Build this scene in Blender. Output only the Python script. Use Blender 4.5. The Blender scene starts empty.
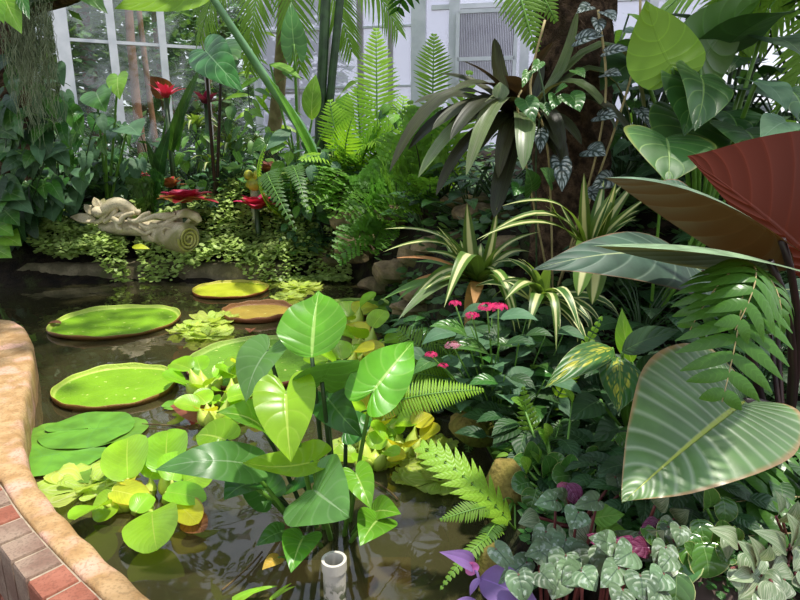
import bpy, math, random
import numpy as np
from mathutils import Vector, noise as mnoise

random.seed(7)
sc = bpy.context.scene
COL = sc.collection
PI = math.pi
# ------------------------------------------------------------------ camera
H, PITCH, FPX = 1.2, math.radians(14.5), 600.0
cam_data = bpy.data.cameras.new('camera')
cam = bpy.data.objects.new('camera', cam_data)
COL.objects.link(cam)
cam.location = (0, 0, H)
cam.rotation_euler = (PI / 2 - PITCH, 0, 0)
cam_data.sensor_width = 36.0
cam_data.lens = 36.0 * FPX / 800.0
cam_data.clip_start = 0.05
cam_data.clip_end = 200
sc.camera = cam
CP, SP = math.cos(PITCH), math.sin(PITCH)


def ray(px, py):
    u, v = (px - 400) / FPX, (300 - py) / FPX
    return np.array([u, CP + v * SP, -SP + v * CP])


def P(px, py, Y):
    r = ray(px, py)
    return np.array([0, 0, H]) + r * (Y / r[1])


def G(px, py, z=0.0):
    r = ray(px, py)
    return np.array([0, 0, H]) + r * ((z - H) / r[2])


def dep(p):
    return p[1] * CP + (H - p[2]) * SP


def S(npx, p):
    return npx * dep(p) / FPX


def nrm(v):
    v = np.asarray(v, float)
    n = np.linalg.norm(v)
    return v / n if n > 1e-9 else np.array([0, 0, 1.0])


# ------------------------------------------------------------------ objects
def tag(o, label=None, cat=None, group=None, kind=None):
    if label: o['label'] = label
    if cat: o['category'] = cat
    if group: o['group'] = group
    if kind: o['kind'] = kind
    return o


def root(name, loc, label, cat, group=None):
    o = bpy.data.objects.new(name, None)
    COL.objects.link(o)
    o.location = Vector([float(c) for c in loc])
    o.empty_display_size = 0.05
    return tag(o, label, cat, group)


ABS = {}


def origin(o):
    return ABS.get(o.name, np.zeros(3)) if o is not None else np.zeros(3)


class MB:
    """gathers vertices, faces and (u, v) coordinates; builds ONE mesh object"""
    def __init__(s):
        s.v, s.f, s.uv, s.mi = [], [], [], []

    def add(s, v, f, uv=None, m=0):
        o = len(s.v)
        s.v.extend([tuple(map(float, p)) for p in v])
        s.uv.extend(uv if uv is not None else [(0.5, 0.0)] * len(v))
        for q in f:
            s.f.append(tuple(i + o for i in q)); s.mi.append(m)
        return s

    def build(s, name, mat, parent=None, smooth=True, loc=None, **tg):
        me = bpy.data.meshes.new(name)
        org = origin(parent) if parent is not None else (np.asarray(loc, float) if loc is not None else np.zeros(3))
        va = np.array(s.v, float) - org
        me.from_pydata(va.tolist(), [], s.f)
        uvl = me.uv_layers.new(name='UVMap')
        li = np.empty(len(me.loops), dtype=np.int32)
        me.loops.foreach_get('vertex_index', li)
        uvl.data.foreach_set('uv', np.array(s.uv, np.float32)[li].ravel())
        mats = mat if isinstance(mat, (list, tuple)) else [mat]
        for m in mats: me.materials.append(m)
        if len(mats) > 1: me.polygons.foreach_set('material_index', s.mi)
        if smooth: me.polygons.foreach_set('use_smooth', [True] * len(me.polygons))
        me.update()
        o = bpy.data.objects.new(name, me)
        COL.objects.link(o)
        if parent is not None:
            o.parent = parent
            ABS[o.name] = org
        else:
            o.location = Vector([float(c) for c in org])
            ABS[o.name] = org
        tag(o, **tg)
        return o


def plant_root(name, loc, label, cat, group=None):
    o = root(name, loc, label, cat, group)
    ABS[o.name] = np.asarray(loc, float)
    return o


# ------------------------------------------------------------------ shapes
def catmull(pts, n):
    pts = np.asarray(pts, float)
    k = len(pts)
    t = np.linspace(0, k - 1, n)
    out = []
    for a in t:
        i = min(int(a), k - 2); f = a - i
        p0 = pts[max(i - 1, 0)]; p1 = pts[i]; p2 = pts[i + 1]; p3 = pts[min(i + 2, k - 1)]
        out.append(.5 * ((2 * p1) + (-p0 + p2) * f + (2 * p0 - 5 * p1 + 4 * p2 - p3) * f * f + (-p0 + 3 * p1 - 3 * p2 + p3) * f ** 3))
    return np.array(out)


# outline: edge x, edge y (half width), where its vein leaves the midrib
SH = {
 'cordate': [(0,0,0),(-.10,.06,0),(-.19,.19,.02),(-.16,.35,.06),(0,.47,.14),(.2,.5,.26),(.45,.43,.44),(.7,.27,.66),(.88,.11,.86),(1,0,1)],
 'heart': [(0,0,0),(-.09,.03,0),(-.22,.10,.01),(-.30,.22,.03),(-.27,.36,.06),(-.12,.47,.12),(.08,.5,.2),(.33,.45,.36),(.6,.32,.58),(.84,.14,.82),(1,0,1)],
 'ovate': [(0,0,0),(.02,.13,.02),(.1,.33,.06),(.27,.48,.18),(.42,.5,.32),(.62,.41,.5),(.8,.24,.7),(.93,.08,.88),(1,0,1)],
 'round': [(0,0,0),(-.03,.16,.03),(.06,.36,.1),(.28,.49,.22),(.5,.5,.4),(.72,.45,.6),(.9,.28,.8),(.98,.12,.92),(1,0,1)],
 'lance': [(0,.02,0),(.06,.2,.02),(.2,.42,.1),(.4,.5,.27),(.6,.44,.47),(.8,.25,.7),(.93,.09,.9),(1,0,1)],
 'strap': [(0,.4,0),(.12,.44,.12),(.4,.5,.4),(.7,.46,.7),(.88,.33,.88),(.96,.16,.96),(1,0,1)],
 'blade': [(0,.42,0),(.15,.5,.15),(.45,.45,.45),(.7,.32,.7),(.88,.16,.88),(1,0,1)],
 'lettuce': [(0,.07,0),(.2,.17,.15),(.5,.36,.35),(.75,.5,.55),(.93,.46,.7),(1.02,.28,.82),(.97,.12,.9),(.95,0,.95)],
 'sagit': [(0,0,0),(-.16,.07,0),(-.4,.17,.01),(-.38,.3,.03),(-.12,.42,.08),(.1,.43,.2),(.4,.34,.4),(.7,.18,.68),(.9,.06,.88),(1,0,1)],
 'pad': [(0,0,0),(-.46,.03,0),(-.48,.2,0),(-.3,.4,.05),(0,.5,.1),(.3,.41,.2),(.47,.2,.35),(.52,0,.52)],
}


def leaf_geo(B, T, W, N, shape='ovate', arch=.08, fold=.12, wave=0., wn=3, ns=14, nw=4, skew=1., cup=0., twist=0., asym=(1, 1), bend=(0, 0)):
    B = np.asarray(B, float); T = np.asarray(T, float)
    L = np.linalg.norm(T - B) + 1e-6
    x = (T - B) / L
    N = np.asarray(N, float)
    y = np.cross(N, x)
    if np.linalg.norm(y) < 1e-3: y = np.cross(np.array([.3, -.8, .5]), x)
    y = nrm(y); z = np.cross(x, y)
    o = catmull(SH[shape], ns + 1)
    ph = random.random() * 6.28
    vs, uvs = [], []
    for i in range(ns + 1):
        ex, ey, m = o[i]
        ey = max(ey, 0.0)
        for j in range(-nw, nw + 1):
            v = j / nw; a = abs(v)
            px = (m + (ex - m) * a) * L
            k_ = asym[1] if v > 0 else asym[0]
            py = ey * W * v * k_
            tx = max(px / L, 0) ** skew if px > 0 else 0
            pz = L * arch * 4 * tx * (1 - tx)
            pz += fold * abs(py) + cup * py * py / max(W, 1e-6)
            if px < 0: pz += px * arch * 2.5
            if wave: pz += wave * W * math.sin(6.283 * wn * i / ns + ph + (1.3 if v > 0 else 0)) * a * a
            bd = bend[1] if v > 0 else bend[0]
            if bd: py, pz = py * math.cos(bd), pz + abs(py) * math.sin(bd)
            if twist:
                tw = twist * tx
                py, pz = py * math.cos(tw), pz + py * math.sin(tw)
            vs.append(B + x * px + y * py + z * pz)
            uvs.append((i / ns, v))
    w = 2 * nw + 1
    fs = [(i * w + j, i * w + j + 1, (i + 1) * w + j + 1, (i + 1) * w + j) for i in range(ns) for j in range(2 * nw)]
    # faces wound so the normal follows z
    fs = [(a, d, c, b) for (a, b, c, d) in fs]
    return vs, fs, uvs


def tube_geo(pts, r, n=6, cap=True):
    pts = np.asarray(pts, float)
    k = len(pts)
    r = np.full(k, r, float) if np.isscalar(r) else np.interp(np.linspace(0, 1, k), np.linspace(0, 1, len(r)), r)
    vs, fs, uv = [], [], []
    ref = np.array([.37, .21, .9])
    for i in range(k):
        t = nrm(pts[min(i + 1, k - 1)] - pts[max(i - 1, 0)])
        a = np.cross(t, ref)
        if np.linalg.norm(a) < .05: a = np.cross(t, np.array([1., 0, 0]))
        a = nrm(a); b = np.cross(t, a)
        for j in range(n):
            an = 2 * PI * j / n
            vs.append(pts[i] + r[i] * (a * math.cos(an) + b * math.sin(an)))
            uv.append((i / max(k - 1, 1), math.cos(an)))
    for i in range(k - 1):
        for j in range(n):
            j2 = (j + 1) % n
            fs.append((i * n + j, (i + 1) * n + j, (i + 1) * n + j2, i * n + j2)[::-1])
    if cap:
        fs.append(tuple(range(n))[::-1]); fs.append(tuple((k - 1) * n + j for j in range(n)))
    return vs, fs, uv


def bez(A, B, sag=(0, 0, 0), n=8):
    A = np.asarray(A, float); B = np.asarray(B, float); s = np.asarray(sag, float)
    return [A + (B - A) * t + s * 4 * t * (1 - t) for t in np.linspace(0, 1, n)]


def blob_geo(c, r, n=10, amp=.25, seed=0, flat=0.):
    """a lumpy boulder: a displaced sphere with flattened facets"""
    rs = np.random.RandomState(seed)
    dirs = rs.normal(size=(9, 3)); dirs /= np.linalg.norm(dirs, axis=1)[:, None]
    off = rs.uniform(.62, .95, 9)
    vs, fs, uv = [], [], []
    nu, nv = n * 2, n
    for i in range(nv + 1):
        th = PI * i / nv
        for j in range(nu):
            ph = 2 * PI * j / nu
            d = np.array([math.sin(th) * math.cos(ph), math.sin(th) * math.sin(ph), math.cos(th)])
            q = 1.0
            for k in range(9):
                cc = d @ dirs[k]
                if cc > 1e-3: q = min(q, off[k] / cc)
            q = 1 - amp * 2 * (1 - q) if q < 1 else 1
            q *= 1 + .16 * mnoise.noise(Vector(d * 2.2 + seed * 3.1)) + .07 * mnoise.noise(Vector(d * 6. + seed))
            vs.append(np.asarray(c) + np.asarray(r) * d * q)
            uv.append((i / nv, 2 * j / nu - 1))
    for i in range(nv):
        for j in range(nu):
            j2 = (j + 1) % nu
            fs.append((i * nu + j, (i + 1) * nu + j, (i + 1) * nu + j2, i * nu + j2))
    return vs, fs, uv


def ball_geo(c, r, nu=10, nv=6):
    vs, fs, uv = [], [], []
    r = np.asarray(r, float) if not np.isscalar(r) else np.array([r] * 3, float)
    for i in range(nv + 1):
        th = PI * i / nv
        for j in range(nu):
            ph = 2 * PI * j / nu
            vs.append(np.asarray(c) + r * np.array([math.sin(th) * math.cos(ph), math.sin(th) * math.sin(ph), math.cos(th)]))
            uv.append((i / nv, 0))
    for i in range(nv):
        for j in range(nu):
            fs.append((i * nu + j, (i + 1) * nu + j, (i + 1) * nu + (j + 1) % nu, i * nu + (j + 1) % nu))
    return vs, fs, uv


def box_geo(a, b, up=(0, 0, 1), w=.05, t=.05):
    """a bar from a to b, w wide across, t thick along 'up'"""
    a = np.asarray(a, float); b = np.asarray(b, float)
    x = nrm(b - a); y = nrm(np.cross(up, x)); z = np.cross(x, y)
    vs = []
    for p in (a, b):
        for sy, sz in ((-1, -1), (1, -1), (1, 1), (-1, 1)):
            vs.append(p + y * sy * w / 2 + z * sz * t / 2)
    fs = [(0, 1, 2, 3), (7, 6, 5, 4), (0, 4, 5, 1), (1, 5, 6, 2), (2, 6, 7, 3), (3, 7, 4, 0)]
    return vs, [f[::-1] for f in fs], None


def frond_geo(B, T, W, N, n=22, arch=.15, pw=None, ang=15, droop=.15, prof='sword', curl=0., t0=.06, lobed=False, seg=3, ragged=0.):
    """a pinnate frond: (pinnae mesh, rachis points)"""
    B = np.asarray(B, float); T = np.asarray(T, float)
    L = np.linalg.norm(T - B); x = (T - B) / L
    y = np.cross(np.asarray(N, float), x)
    if np.linalg.norm(y) < 1e-3: y = np.cross(np.array([.2, -.9, .3]), x)
    y = nrm(y); z = np.cross(x, y)

    def R(t): return B + x * L * t + z * L * arch * 4 * t * (1 - t)
    pw = pw or L * (1 - t0) / n * (.8 if not lobed else 1.0)
    vs, fs, uv = [], [], []
    for i in range(n):
        t = t0 + (1 - t0) * (i + .5) / n
        p = R(t); tan = nrm(R(min(t + .02, 1.02)) - R(t - .02)); nn = nrm(np.cross(tan, y))
        if prof == 'sword': f = min(1, .55 + 1.6 * (t - t0)) * min(1, (1.03 - t) * 2.2) ** .8
        elif prof == 'tri': f = (1.02 - t) ** .8
        elif prof == 'palm': f = math.sin(PI * (.12 + .8 * t)) ** .7
        else: f = math.sin(PI * min(1, .08 + .9 * t)) ** .6
        for sgn in (-1, 1):
            ln = W / 2 * f * (1 + ragged * random.uniform(-1, 1))
            if ln < W * .02: continue
            a = math.radians(ang) + random.uniform(-.06, .06) + (.35 * t if not lobed else 0)
            d = nrm(y * sgn * math.cos(a) + tan * math.sin(a))
            side = nrm(np.cross(nn, d)) * sgn
            o = len(vs)
            q = p + tan * random.uniform(-.2, .2) * pw * .3
            for k in range(seg + 1):
                s = k / seg
                wv = pw * (math.sin(PI * (.22 + .74 * s)) if not lobed else (1.1 - .95 * s ** 2)) * .5
                if k == seg: wv = pw * .04
                c = q + d * ln * s - nn * ln * (droop * s * s) + np.array([0, 0, -1]) * ln * curl * s * s
                vs.append(c - side * wv); vs.append(c + nn * wv * .25); vs.append(c + side * wv)
                uv += [(s, -1), (s, 0), (s, 1)]
            for k in range(seg):
                for e in (0, 1):
                    b = o + k * 3 + e
                    q4 = (b, b + 1, b + 4, b + 3)
                    fs.append(q4 if sgn > 0 else q4[::-1])
    rp = [R(t) for t in np.linspace(0, 1, 10)]
    o = len(vs); tv, tf, tu = tube_geo(rp, L * .0015, 3, False)
    vs += list(tv); fs += [tuple(i + o for i in q) for q in tf]; uv += [(0, 0)] * len(tv)
    return (vs, fs, uv), rp


# ------------------------------------------------------------------ materials
def lin(c):
    return tuple(((x / 255) / 12.92 if x <= 10 else ((x / 255 + .055) / 1.055) ** 2.4) for x in c) + (1,)


class NT:
    def __init__(s, name):
        s.m = bpy.data.materials.new(name); s.m.use_nodes = True
        s.t = s.m.node_tree; s.t.nodes.clear()
        s.out = s.n('ShaderNodeOutputMaterial')

    def n(s, typ, **kw):
        nd = s.t.nodes.new(typ)
        for k, v in kw.items(): setattr(nd, k, v)
        return nd

    def l(s, a, b): s.t.links.new(a, b)

    def put(s, sock, v):
        if isinstance(v, bpy.types.NodeSocket): s.l(v, sock)
        else: sock.default_value = v

    def M(s, op, a, b=0., c=0.):
        nd = s.n('ShaderNodeMath', operation=op)
        for i, v in enumerate((a, b, c)): s.put(nd.inputs[i], v)
        return nd.outputs[0]

    def ss(s, x, lo, hi):
        nd = s.n('ShaderNodeMapRange', interpolation_type='SMOOTHSTEP')
        s.put(nd.inputs[0], x); nd.inputs[1].default_value = lo; nd.inputs[2].default_value = hi
        return nd.outputs[0]

    def mix(s, f, a, b):
        nd = s.n('ShaderNodeMix', data_type='RGBA')
        s.put(nd.inputs[0], f); s.put(nd.inputs[6], a); s.put(nd.inputs[7], b)
        return nd.outputs[2]

    def noise(s, scale, vec=None, detail=3., dist=0.):
        nd = s.n('ShaderNodeTexNoise')
        nd.inputs['Scale'].default_value = scale; nd.inputs['Detail'].default_value = detail
        nd.inputs['Distortion'].default_value = dist
        if vec is not None: s.l(vec, nd.inputs['Vector'])
        return nd.outputs[0]

    def obj(s): return s.n('ShaderNodeTexCoord').outputs['Object']

    def princ(s, col, rough=.5, spec=.5, normal=None, **kw):
        b = s.n('ShaderNodeBsdfPrincipled')
        s.put(b.inputs['Base Color'], col); s.put(b.inputs['Roughness'], rough); s.put(b.inputs['Specular IOR Level'], spec)
        for k, v in kw.items(): s.put(b.inputs[k], v)
        if normal is not None: s.l(normal, b.inputs['Normal'])
        return b.outputs[0]

    def bump(s, h, st=.4, d=.01):
        b = s.n('ShaderNodeBump'); b.inputs['Strength'].default_value = st; b.inputs['Distance'].default_value = d
        s.l(h, b.inputs['Height']); return b.outputs[0]

    def done(s, sh): s.l(sh, s.out.inputs[0]); return s.m


def leafmat(name, top, back=None, vein=None, nv=10, slant=1.0, vstr=.5, vw=.25, mid=.06, midc=None, edge=None, ew=.12,
            rough=.38, trans=.3, bump=.5, spec=.5, var=.25, mode=None, c2=None, noise=.35, amt=.5, tcol=None):
    m = NT(name)
    top = lin(top)
    uvn = m.n('ShaderNodeUVMap'); uvn.uv_map = 'UVMap'
    sep = m.n('ShaderNodeSeparateXYZ'); m.l(uvn.outputs[0], sep.inputs[0])
    u, v = sep.outputs[0], sep.outputs[1]
    a = m.M('ABSOLUTE', v)
    q = m.M('FRACT', m.M('SUBTRACT', m.M('MULTIPLY', u, float(nv)), m.M('MULTIPLY', m.M('POWER', a, 1.4), float(slant))))
    d = m.M('MULTIPLY', m.M('ABSOLUTE', m.M('SUBTRACT', q, .5)), 2.)      # 1 on a vein, 0 between
    vm = m.ss(d, 1 - vw, 1.)
    mm = m.M('SUBTRACT', 1., m.ss(a, mid * .4, mid))
    oc = m.obj()
    ns = m.noise(9., oc, 4.)
    info = m.n('ShaderNodeObjectInfo')
    dark = tuple(c * (1 - noise) for c in top[:3]) + (1,)
    lite = tuple(min(1, c * (1 + noise * .8)) for c in top[:3]) + (1,)
    col = m.mix(m.ss(ns, .35, .65), dark, lite)
    if mode == 'center': col = m.mix(m.M('SUBTRACT', 1., m.ss(m.M('ADD', a, m.M('MULTIPLY', m.M('SUBTRACT', ns, .5), .25)), amt - .14, amt + .1)), col, lin(c2))
    if mode == 'margin': col = m.mix(m.ss(m.M('ADD', a, m.M('MULTIPLY', m.M('SUBTRACT', ns, .5), .3)), amt - .06, amt + .06), col, lin(c2))
    if mode == 'silver':
        w1 = m.noise(60., oc, 4.)
        k = m.M('MULTIPLY', m.M('SUBTRACT', 1., m.ss(d, .45, .8)), m.M('MULTIPLY', m.ss(a, .06, .2), m.M('SUBTRACT', 1., m.ss(a, .75, .98))))
        col = m.mix(m.M('MULTIPLY', m.M('MULTIPLY', k, m.ss(w1, .32, .55)), amt), col, lin(c2))
    if mode == 'blotch':
        w1 = m.noise(4., uvn.outputs[0], 2.)
        k = m.M('MULTIPLY', m.ss(m.M('SUBTRACT', w1, m.M('MULTIPLY', a, .25)), .5 - .12 * amt, .56), m.ss(a, .03, .1))
        k = m.M('MULTIPLY', k, m.ss(d, .1, .35))
        col = m.mix(k, col, lin(c2))
    if mode == 'stripe':
        mp = m.n('ShaderNodeMapping'); m.l(uvn.outputs[0], mp.inputs[0]); mp.inputs['Scale'].default_value = (1.2, 9., 1)
        w1 = m.noise(1.6, mp.outputs[0], 3.)
        col = m.mix(m.M('MULTIPLY', m.ss(w1, .45, .6), amt), col, lin(c2))
    if mode == 'spots':
        w1 = m.noise(90., oc, 2.)
        col = m.mix(m.M('MULTIPLY', m.ss(w1, .56, .66), amt), col, lin(c2))
    if vein: col = m.mix(m.M('MULTIPLY', vm, vstr), col, lin(vein))
    if midc or vein: col = m.mix(m.M('MULTIPLY', mm, .9), col, lin(midc or vein))
    if edge: col = m.mix(m.M('MULTIPLY', m.ss(m.M('ADD', a, m.M('MULTIPLY', m.M('SUBTRACT', ns, .5), .15)), 1 - ew, 1.), .9), col, lin(edge))
    hsv = m.n('ShaderNodeHueSaturation')
    m.l(col, hsv.inputs['Color']); hsv.inputs['Saturation'].default_value = .98
    r = info.outputs['Random']
    m.l(m.M('ADD', .5 - .016, m.M('MULTIPLY', r, .024)), hsv.inputs['Hue'])
    r2 = m.M('FRACT', m.M('MULTIPLY', r, 7.31))
    m.l(m.M('ADD', 1 - var / 2, m.M('MULTIPLY', r2, var)), hsv.inputs['Value'])
    col = hsv.outputs[0]
    if back:
        geo = m.n('ShaderNodeNewGeometry')
        bc = m.mix(m.M('MULTIPLY', vm, .35), lin(back), tuple(min(1, c * 1.7) for c in lin(back)[:3]) + (1,))
        col = m.mix(geo.outputs['Backfacing'], col, bc)
    h = m.M('SUBTRACT', m.M('MULTIPLY', ns, .15), m.M('ADD', m.M('MULTIPLY', m.M('POWER', d, 2.), .6), m.M('MULTIPLY', mm, .5)))
    nb = m.bump(h, bump, .006)
    sh = m.princ(col, rough, spec, nb)
    if trans > 0:
        tr = m.n('ShaderNodeBsdfTranslucent')
        if tcol: tr.inputs[0].default_value = lin(tcol)
        else:
            mx = m.n('ShaderNodeMix', data_type='RGBA', blend_type='MULTIPLY'); mx.inputs[0].default_value = 1
            m.l(col, mx.inputs[6]); mx.inputs[7].default_value = (1.6, 1.5, .72, 1)
            m.l(mx.outputs[2], tr.inputs[0])
        ms = m.n('ShaderNodeMixShader'); ms.inputs[0].default_value = trans
        m.l(sh, ms.inputs[1]); m.l(tr.outputs[0], ms.inputs[2]); sh = ms.outputs[0]
    return m.done(sh)


def plain(name, c1, c2=None, scale=8., rough=.7, bump=.3, bd=.01, spec=.3, c3=None, fine=None, det=6.):
    m = NT(name); oc = m.obj()
    n1 = m.noise(scale, oc, det)
    col = m.mix(m.ss(n1, .35, .65), lin(c1), lin(c2 or c1))
    if c3:
        n3 = m.noise(scale * .35, oc, 3.)
        col = m.mix(m.ss(n3, .52, .64), col, lin(c3))
    h = n1
    if fine:
        n2 = m.noise(fine, oc, 3.)
        col = m.mix(m.M('MULTIPLY', m.ss(n2, .5, .62), .45), col, tuple(c * .45 for c in lin(c1)[:3]) + (1,))
        h = m.M('ADD', n1, m.M('MULTIPLY', n2, .5))
    return m.done(m.princ(col, rough, spec, m.bump(h, bump, bd)))


def tiny_leaf(b, c, d, s_, L, w):
    """one small ovate leaf, a single six-cornered face"""
    h = s_ * L * w * .5
    b.add([c, c + d * L * .28 + h * .92, c + d * L * .66 + h * .8, c + d * L, c + d * L * .66 - h * .8, c + d * L * .28 - h * .92], [(0, 5, 4, 3, 2, 1)], [(0, 0), (.3, .9), (.7, .8), (1, 0), (.7, -.8), (.3, -.9)])
# ------------------------------------------------------------------ light
w = bpy.data.worlds.new('world'); sc.world = w; w.use_nodes = True
wt = w.node_tree; wt.nodes.clear()
wo = wt.nodes.new('ShaderNodeOutputWorld'); bg = wt.nodes.new('ShaderNodeBackground')
tcw = wt.nodes.new('ShaderNodeTexCoord'); sx = wt.nodes.new('ShaderNodeSeparateXYZ'); cr = wt.nodes.new('ShaderNodeValToRGB')
wt.links.new(tcw.outputs['Generated'], sx.inputs[0]); wt.links.new(sx.outputs[2], cr.inputs[0])
cr.color_ramp.elements[0].position = 0.0; cr.color_ramp.elements[0].color = (.92, .95, 1.0, 1)
cr.color_ramp.elements[1].position = 1.0; cr.color_ramp.elements[1].color = (.62, .74, 1.0, 1)
wt.links.new(cr.outputs[0], bg.inputs[0]); bg.inputs[1].default_value = WORLD_STRENGTH if 'WORLD_STRENGTH' in globals() else 1.12
wt.links.new(bg.outputs[0], wo.inputs[0])
sd = bpy.data.lights.new('sun', 'SUN'); so = bpy.data.objects.new('sun', sd); COL.objects.link(so)
sd.energy = 4.9; sd.angle = math.radians(2.5); sd.color = (1.0, .95, .86)
so.location = (3, 3, 8)
so.rotation_euler = Vector((-.26, .04, -.96)).to_track_quat('-Z', 'Y').to_euler()
sc.view_settings.view_transform = 'Standard'; sc.view_settings.look = 'None'
sc.view_settings.gamma = 1; sc.view_settings.use_curve_mapping = False
sc.view_settings.exposure = 0.15
sc.cycles.max_bounces = 6; sc.cycles.transparent_max_bounces = 12
sc.cycles.diffuse_bounces = 3; sc.cycles.glossy_bounces = 3; sc.cycles.transmission_bounces = 4
sc.cycles.use_denoising = True
sc.cycles.sample_clamp_indirect = 4
sc.cycles.caustics_reflective = False; sc.cycles.caustics_refractive = False

# ------------------------------------------------------------------ pond outline and terrain
KZ = .17
inner_px = [(-230, 322), (-120, 318), (-50, 318), (0, 319), (16, 322), (27, 333), (31, 350), (28, 375), (23, 400), (20, 425), (22, 450), (31, 476), (50, 503), (76, 531), (108, 562), (152, 600), (225, 660), (330, 715)]
inner = [G(x, y, KZ) for x, y in inner_px]
inner.append(np.array([.25, .80, KZ])); inner.append(np.array([.6, .78, KZ]))
innerS = catmull(inner, 150)
edge_px = [(520, 640), (484, 600), (487, 560), (492, 520), (497, 480), (486, 450), (462, 425), (440, 400), (418, 370), (402, 335), (392, 302), (372, 284), (345, 276), (300, 279), (260, 281), (200, 283), (150, 280), (90, 284), (40, 286), (0, 288), (-60, 290), (-160, 296)]
edge = [G(x, y, 0) for x, y in edge_px]
edgeS = catmull(edge, 120)
poly = np.array([p[:2] for p in innerS] + [p[:2] for p in edgeS])
iskerb = np.array([True] * len(innerS) + [False] * len(edgeS))
seg_a = poly; seg_b = np.roll(poly, -1, axis=0)


def signed(xs, ys):
    q = np.stack([xs, ys], 1)
    d = seg_b - seg_a
    best = np.full(len(q), 1e9); near = np.zeros(len(q), int)
    inside = np.zeros(len(q), bool)
    for i in range(len(seg_a)):
        L2 = (d[i] ** 2).sum() + 1e-12
        t = np.clip(((q - seg_a[i]) @ d[i]) / L2, 0, 1)
        dist = np.linalg.norm(q - seg_a[i] - t[:, None] * d[i], axis=1)
        m = dist < best
        best[m] = dist[m]; near[m] = i
        yi, yj = seg_a[i][1], seg_b[i][1]
        if yi == yj: continue
        c = ((yi > q[:, 1]) != (yj > q[:, 1])) & (q[:, 0] < (seg_b[i][0] - seg_a[i][0]) * (q[:, 1] - yi) / (yj - yi) + seg_a[i][0])
        inside ^= c
    return np.where(inside, -best, best), iskerb[near]


ctrl = [(520,600,1.15),(700,600,1.12),(760,560,1.2),(700,520,1.4),(560,480,1.65),(480,440,2.0),(520,400,2.3),(640,420,2.0),(480,320,2.7),(420,290,3.1),(600,300,2.6),(470,240,3.3),(560,200,3.3),(700,200,3.1),(820,300,2.4),(900,400,1.9),(400,240,3.7),(380,200,4.3),(300,240,4.9),(200,258,5.2),(150,240,5.7),(60,258,5.3),(100,200,6.3),(0,240,5.2),(-120,240,5.0),(250,200,6.1),(330,175,6.1),(100,175,7.6),(250,165,8.2),(600,150,5.2),(900,150,4.5),(-100,190,6.5),(500,150,7)]
cp = np.array([P(*c) for c in ctrl])


def terr(xs, ys):
    xs = np.atleast_1d(np.asarray(xs, float)); ys = np.atleast_1d(np.asarray(ys, float))
    s, kb = signed(xs, ys)
    d2 = (xs[:, None] - cp[None, :, 0]) ** 2 + (ys[:, None] - cp[None, :, 1]) ** 2 + .01
    wgt = 1 / d2 ** 1.6
    z = (wgt * cp[None, :, 2]).sum(1) / wgt.sum(1)
    z += .025 * np.sin(xs * 9 + ys * 3) * np.cos(ys * 8 - xs * 2)
    z = np.minimum(z, np.where(xs + .12 * (ys - 5) > -.62, s * 3.2, np.where(s < .22, s * .5, .11 + (s - .22) * 1.35)))
    z = np.where(kb & (s > 0) & ((xs < .5) | (ys < .75)), -.32, z)
    z = np.where(s <= 0, np.maximum(-.45, s * 2.2), z)
    return z


def tz(x, y): return float(terr([x], [y])[0])


def onground(px, py, Y, dz=0.):
    p = P(px, py, Y); return np.array([p[0], p[1], tz(p[0], p[1]) + dz])


soil = plain('soil', (42, 34, 24), (22, 18, 13), 14, .9, .8, .03, .2, c3=(52, 56, 30), fine=70)
nx, ny = 150, 170
gx = np.linspace(-7, 6, nx); gy = np.concatenate([np.linspace(.55, 4, 95), np.linspace(4.06, 11, ny - 95)])
XX, YY = np.meshgrid(gx, gy)
ZZ = terr(XX.ravel(), YY.ravel())
g = MB()
g.add(np.stack([XX.ravel(), YY.ravel(), ZZ], 1), [(i * nx + j, i * nx + j + 1, (i + 1) * nx + j + 1, (i + 1) * nx + j) for i in range(len(gy) - 1) for j in range(nx - 1)])
tag(g.build('ground', soil), kind='structure', label='dark planting soil and muddy pond bed')
g = MB()
g.add([(-60, -6, -.36), (60, -6, -.36), (60, 60, -.36), (-60, 60, -.36)], [(0, 1, 2, 3)])
tag(g.build('floor', plain('paving', (120, 105, 85), (90, 80, 66), 6, .8), smooth=False), kind='structure')

# water: murky, half clear, mirror-like at a glance
m = NT('pond_water')
oc = m.obj()
fr = m.n('ShaderNodeFresnel'); fr.inputs[0].default_value = 1.33
nb = m.bump(m.noise(5., oc, 2., .6), .09, .03); m.l(nb, fr.inputs['Normal'])
gl = m.n('ShaderNodeBsdfGlossy'); gl.inputs['Roughness'].default_value = .03; m.l(nb, gl.inputs['Normal'])
tr = m.n('ShaderNodeBsdfTransparent'); tr.inputs[0].default_value = (.62, .58, .40, 1)
df = m.n('ShaderNodeBsdfDiffuse'); m.l(m.mix(m.noise(3., oc, 4.), lin((74, 72, 46)), lin((94, 90, 58))), df.inputs[0])
a = m.n('ShaderNodeMixShader'); a.inputs[0].default_value = .5; m.l(tr.outputs[0], a.inputs[1]); m.l(df.outputs[0], a.inputs[2])
b = m.n('ShaderNodeMixShader'); m.l(m.M('MULTIPLY', fr.outputs[0], 2.3), b.inputs[0]); m.l(a.outputs[0], b.inputs[1]); m.l(gl.outputs[0], b.inputs[2])
m.done(b.outputs[0])
wpoly = MB(); n = len(poly)
mid = MB()
# water surface as a grid clipped by the banks: the polygon itself, a little under the kerb
wpoly.add([(p[0], p[1], 0.0) for p in poly], [tuple(range(n))])
tag(wpoly.build('water', m.m, smooth=False), kind='structure', label='murky olive pond water')

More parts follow.
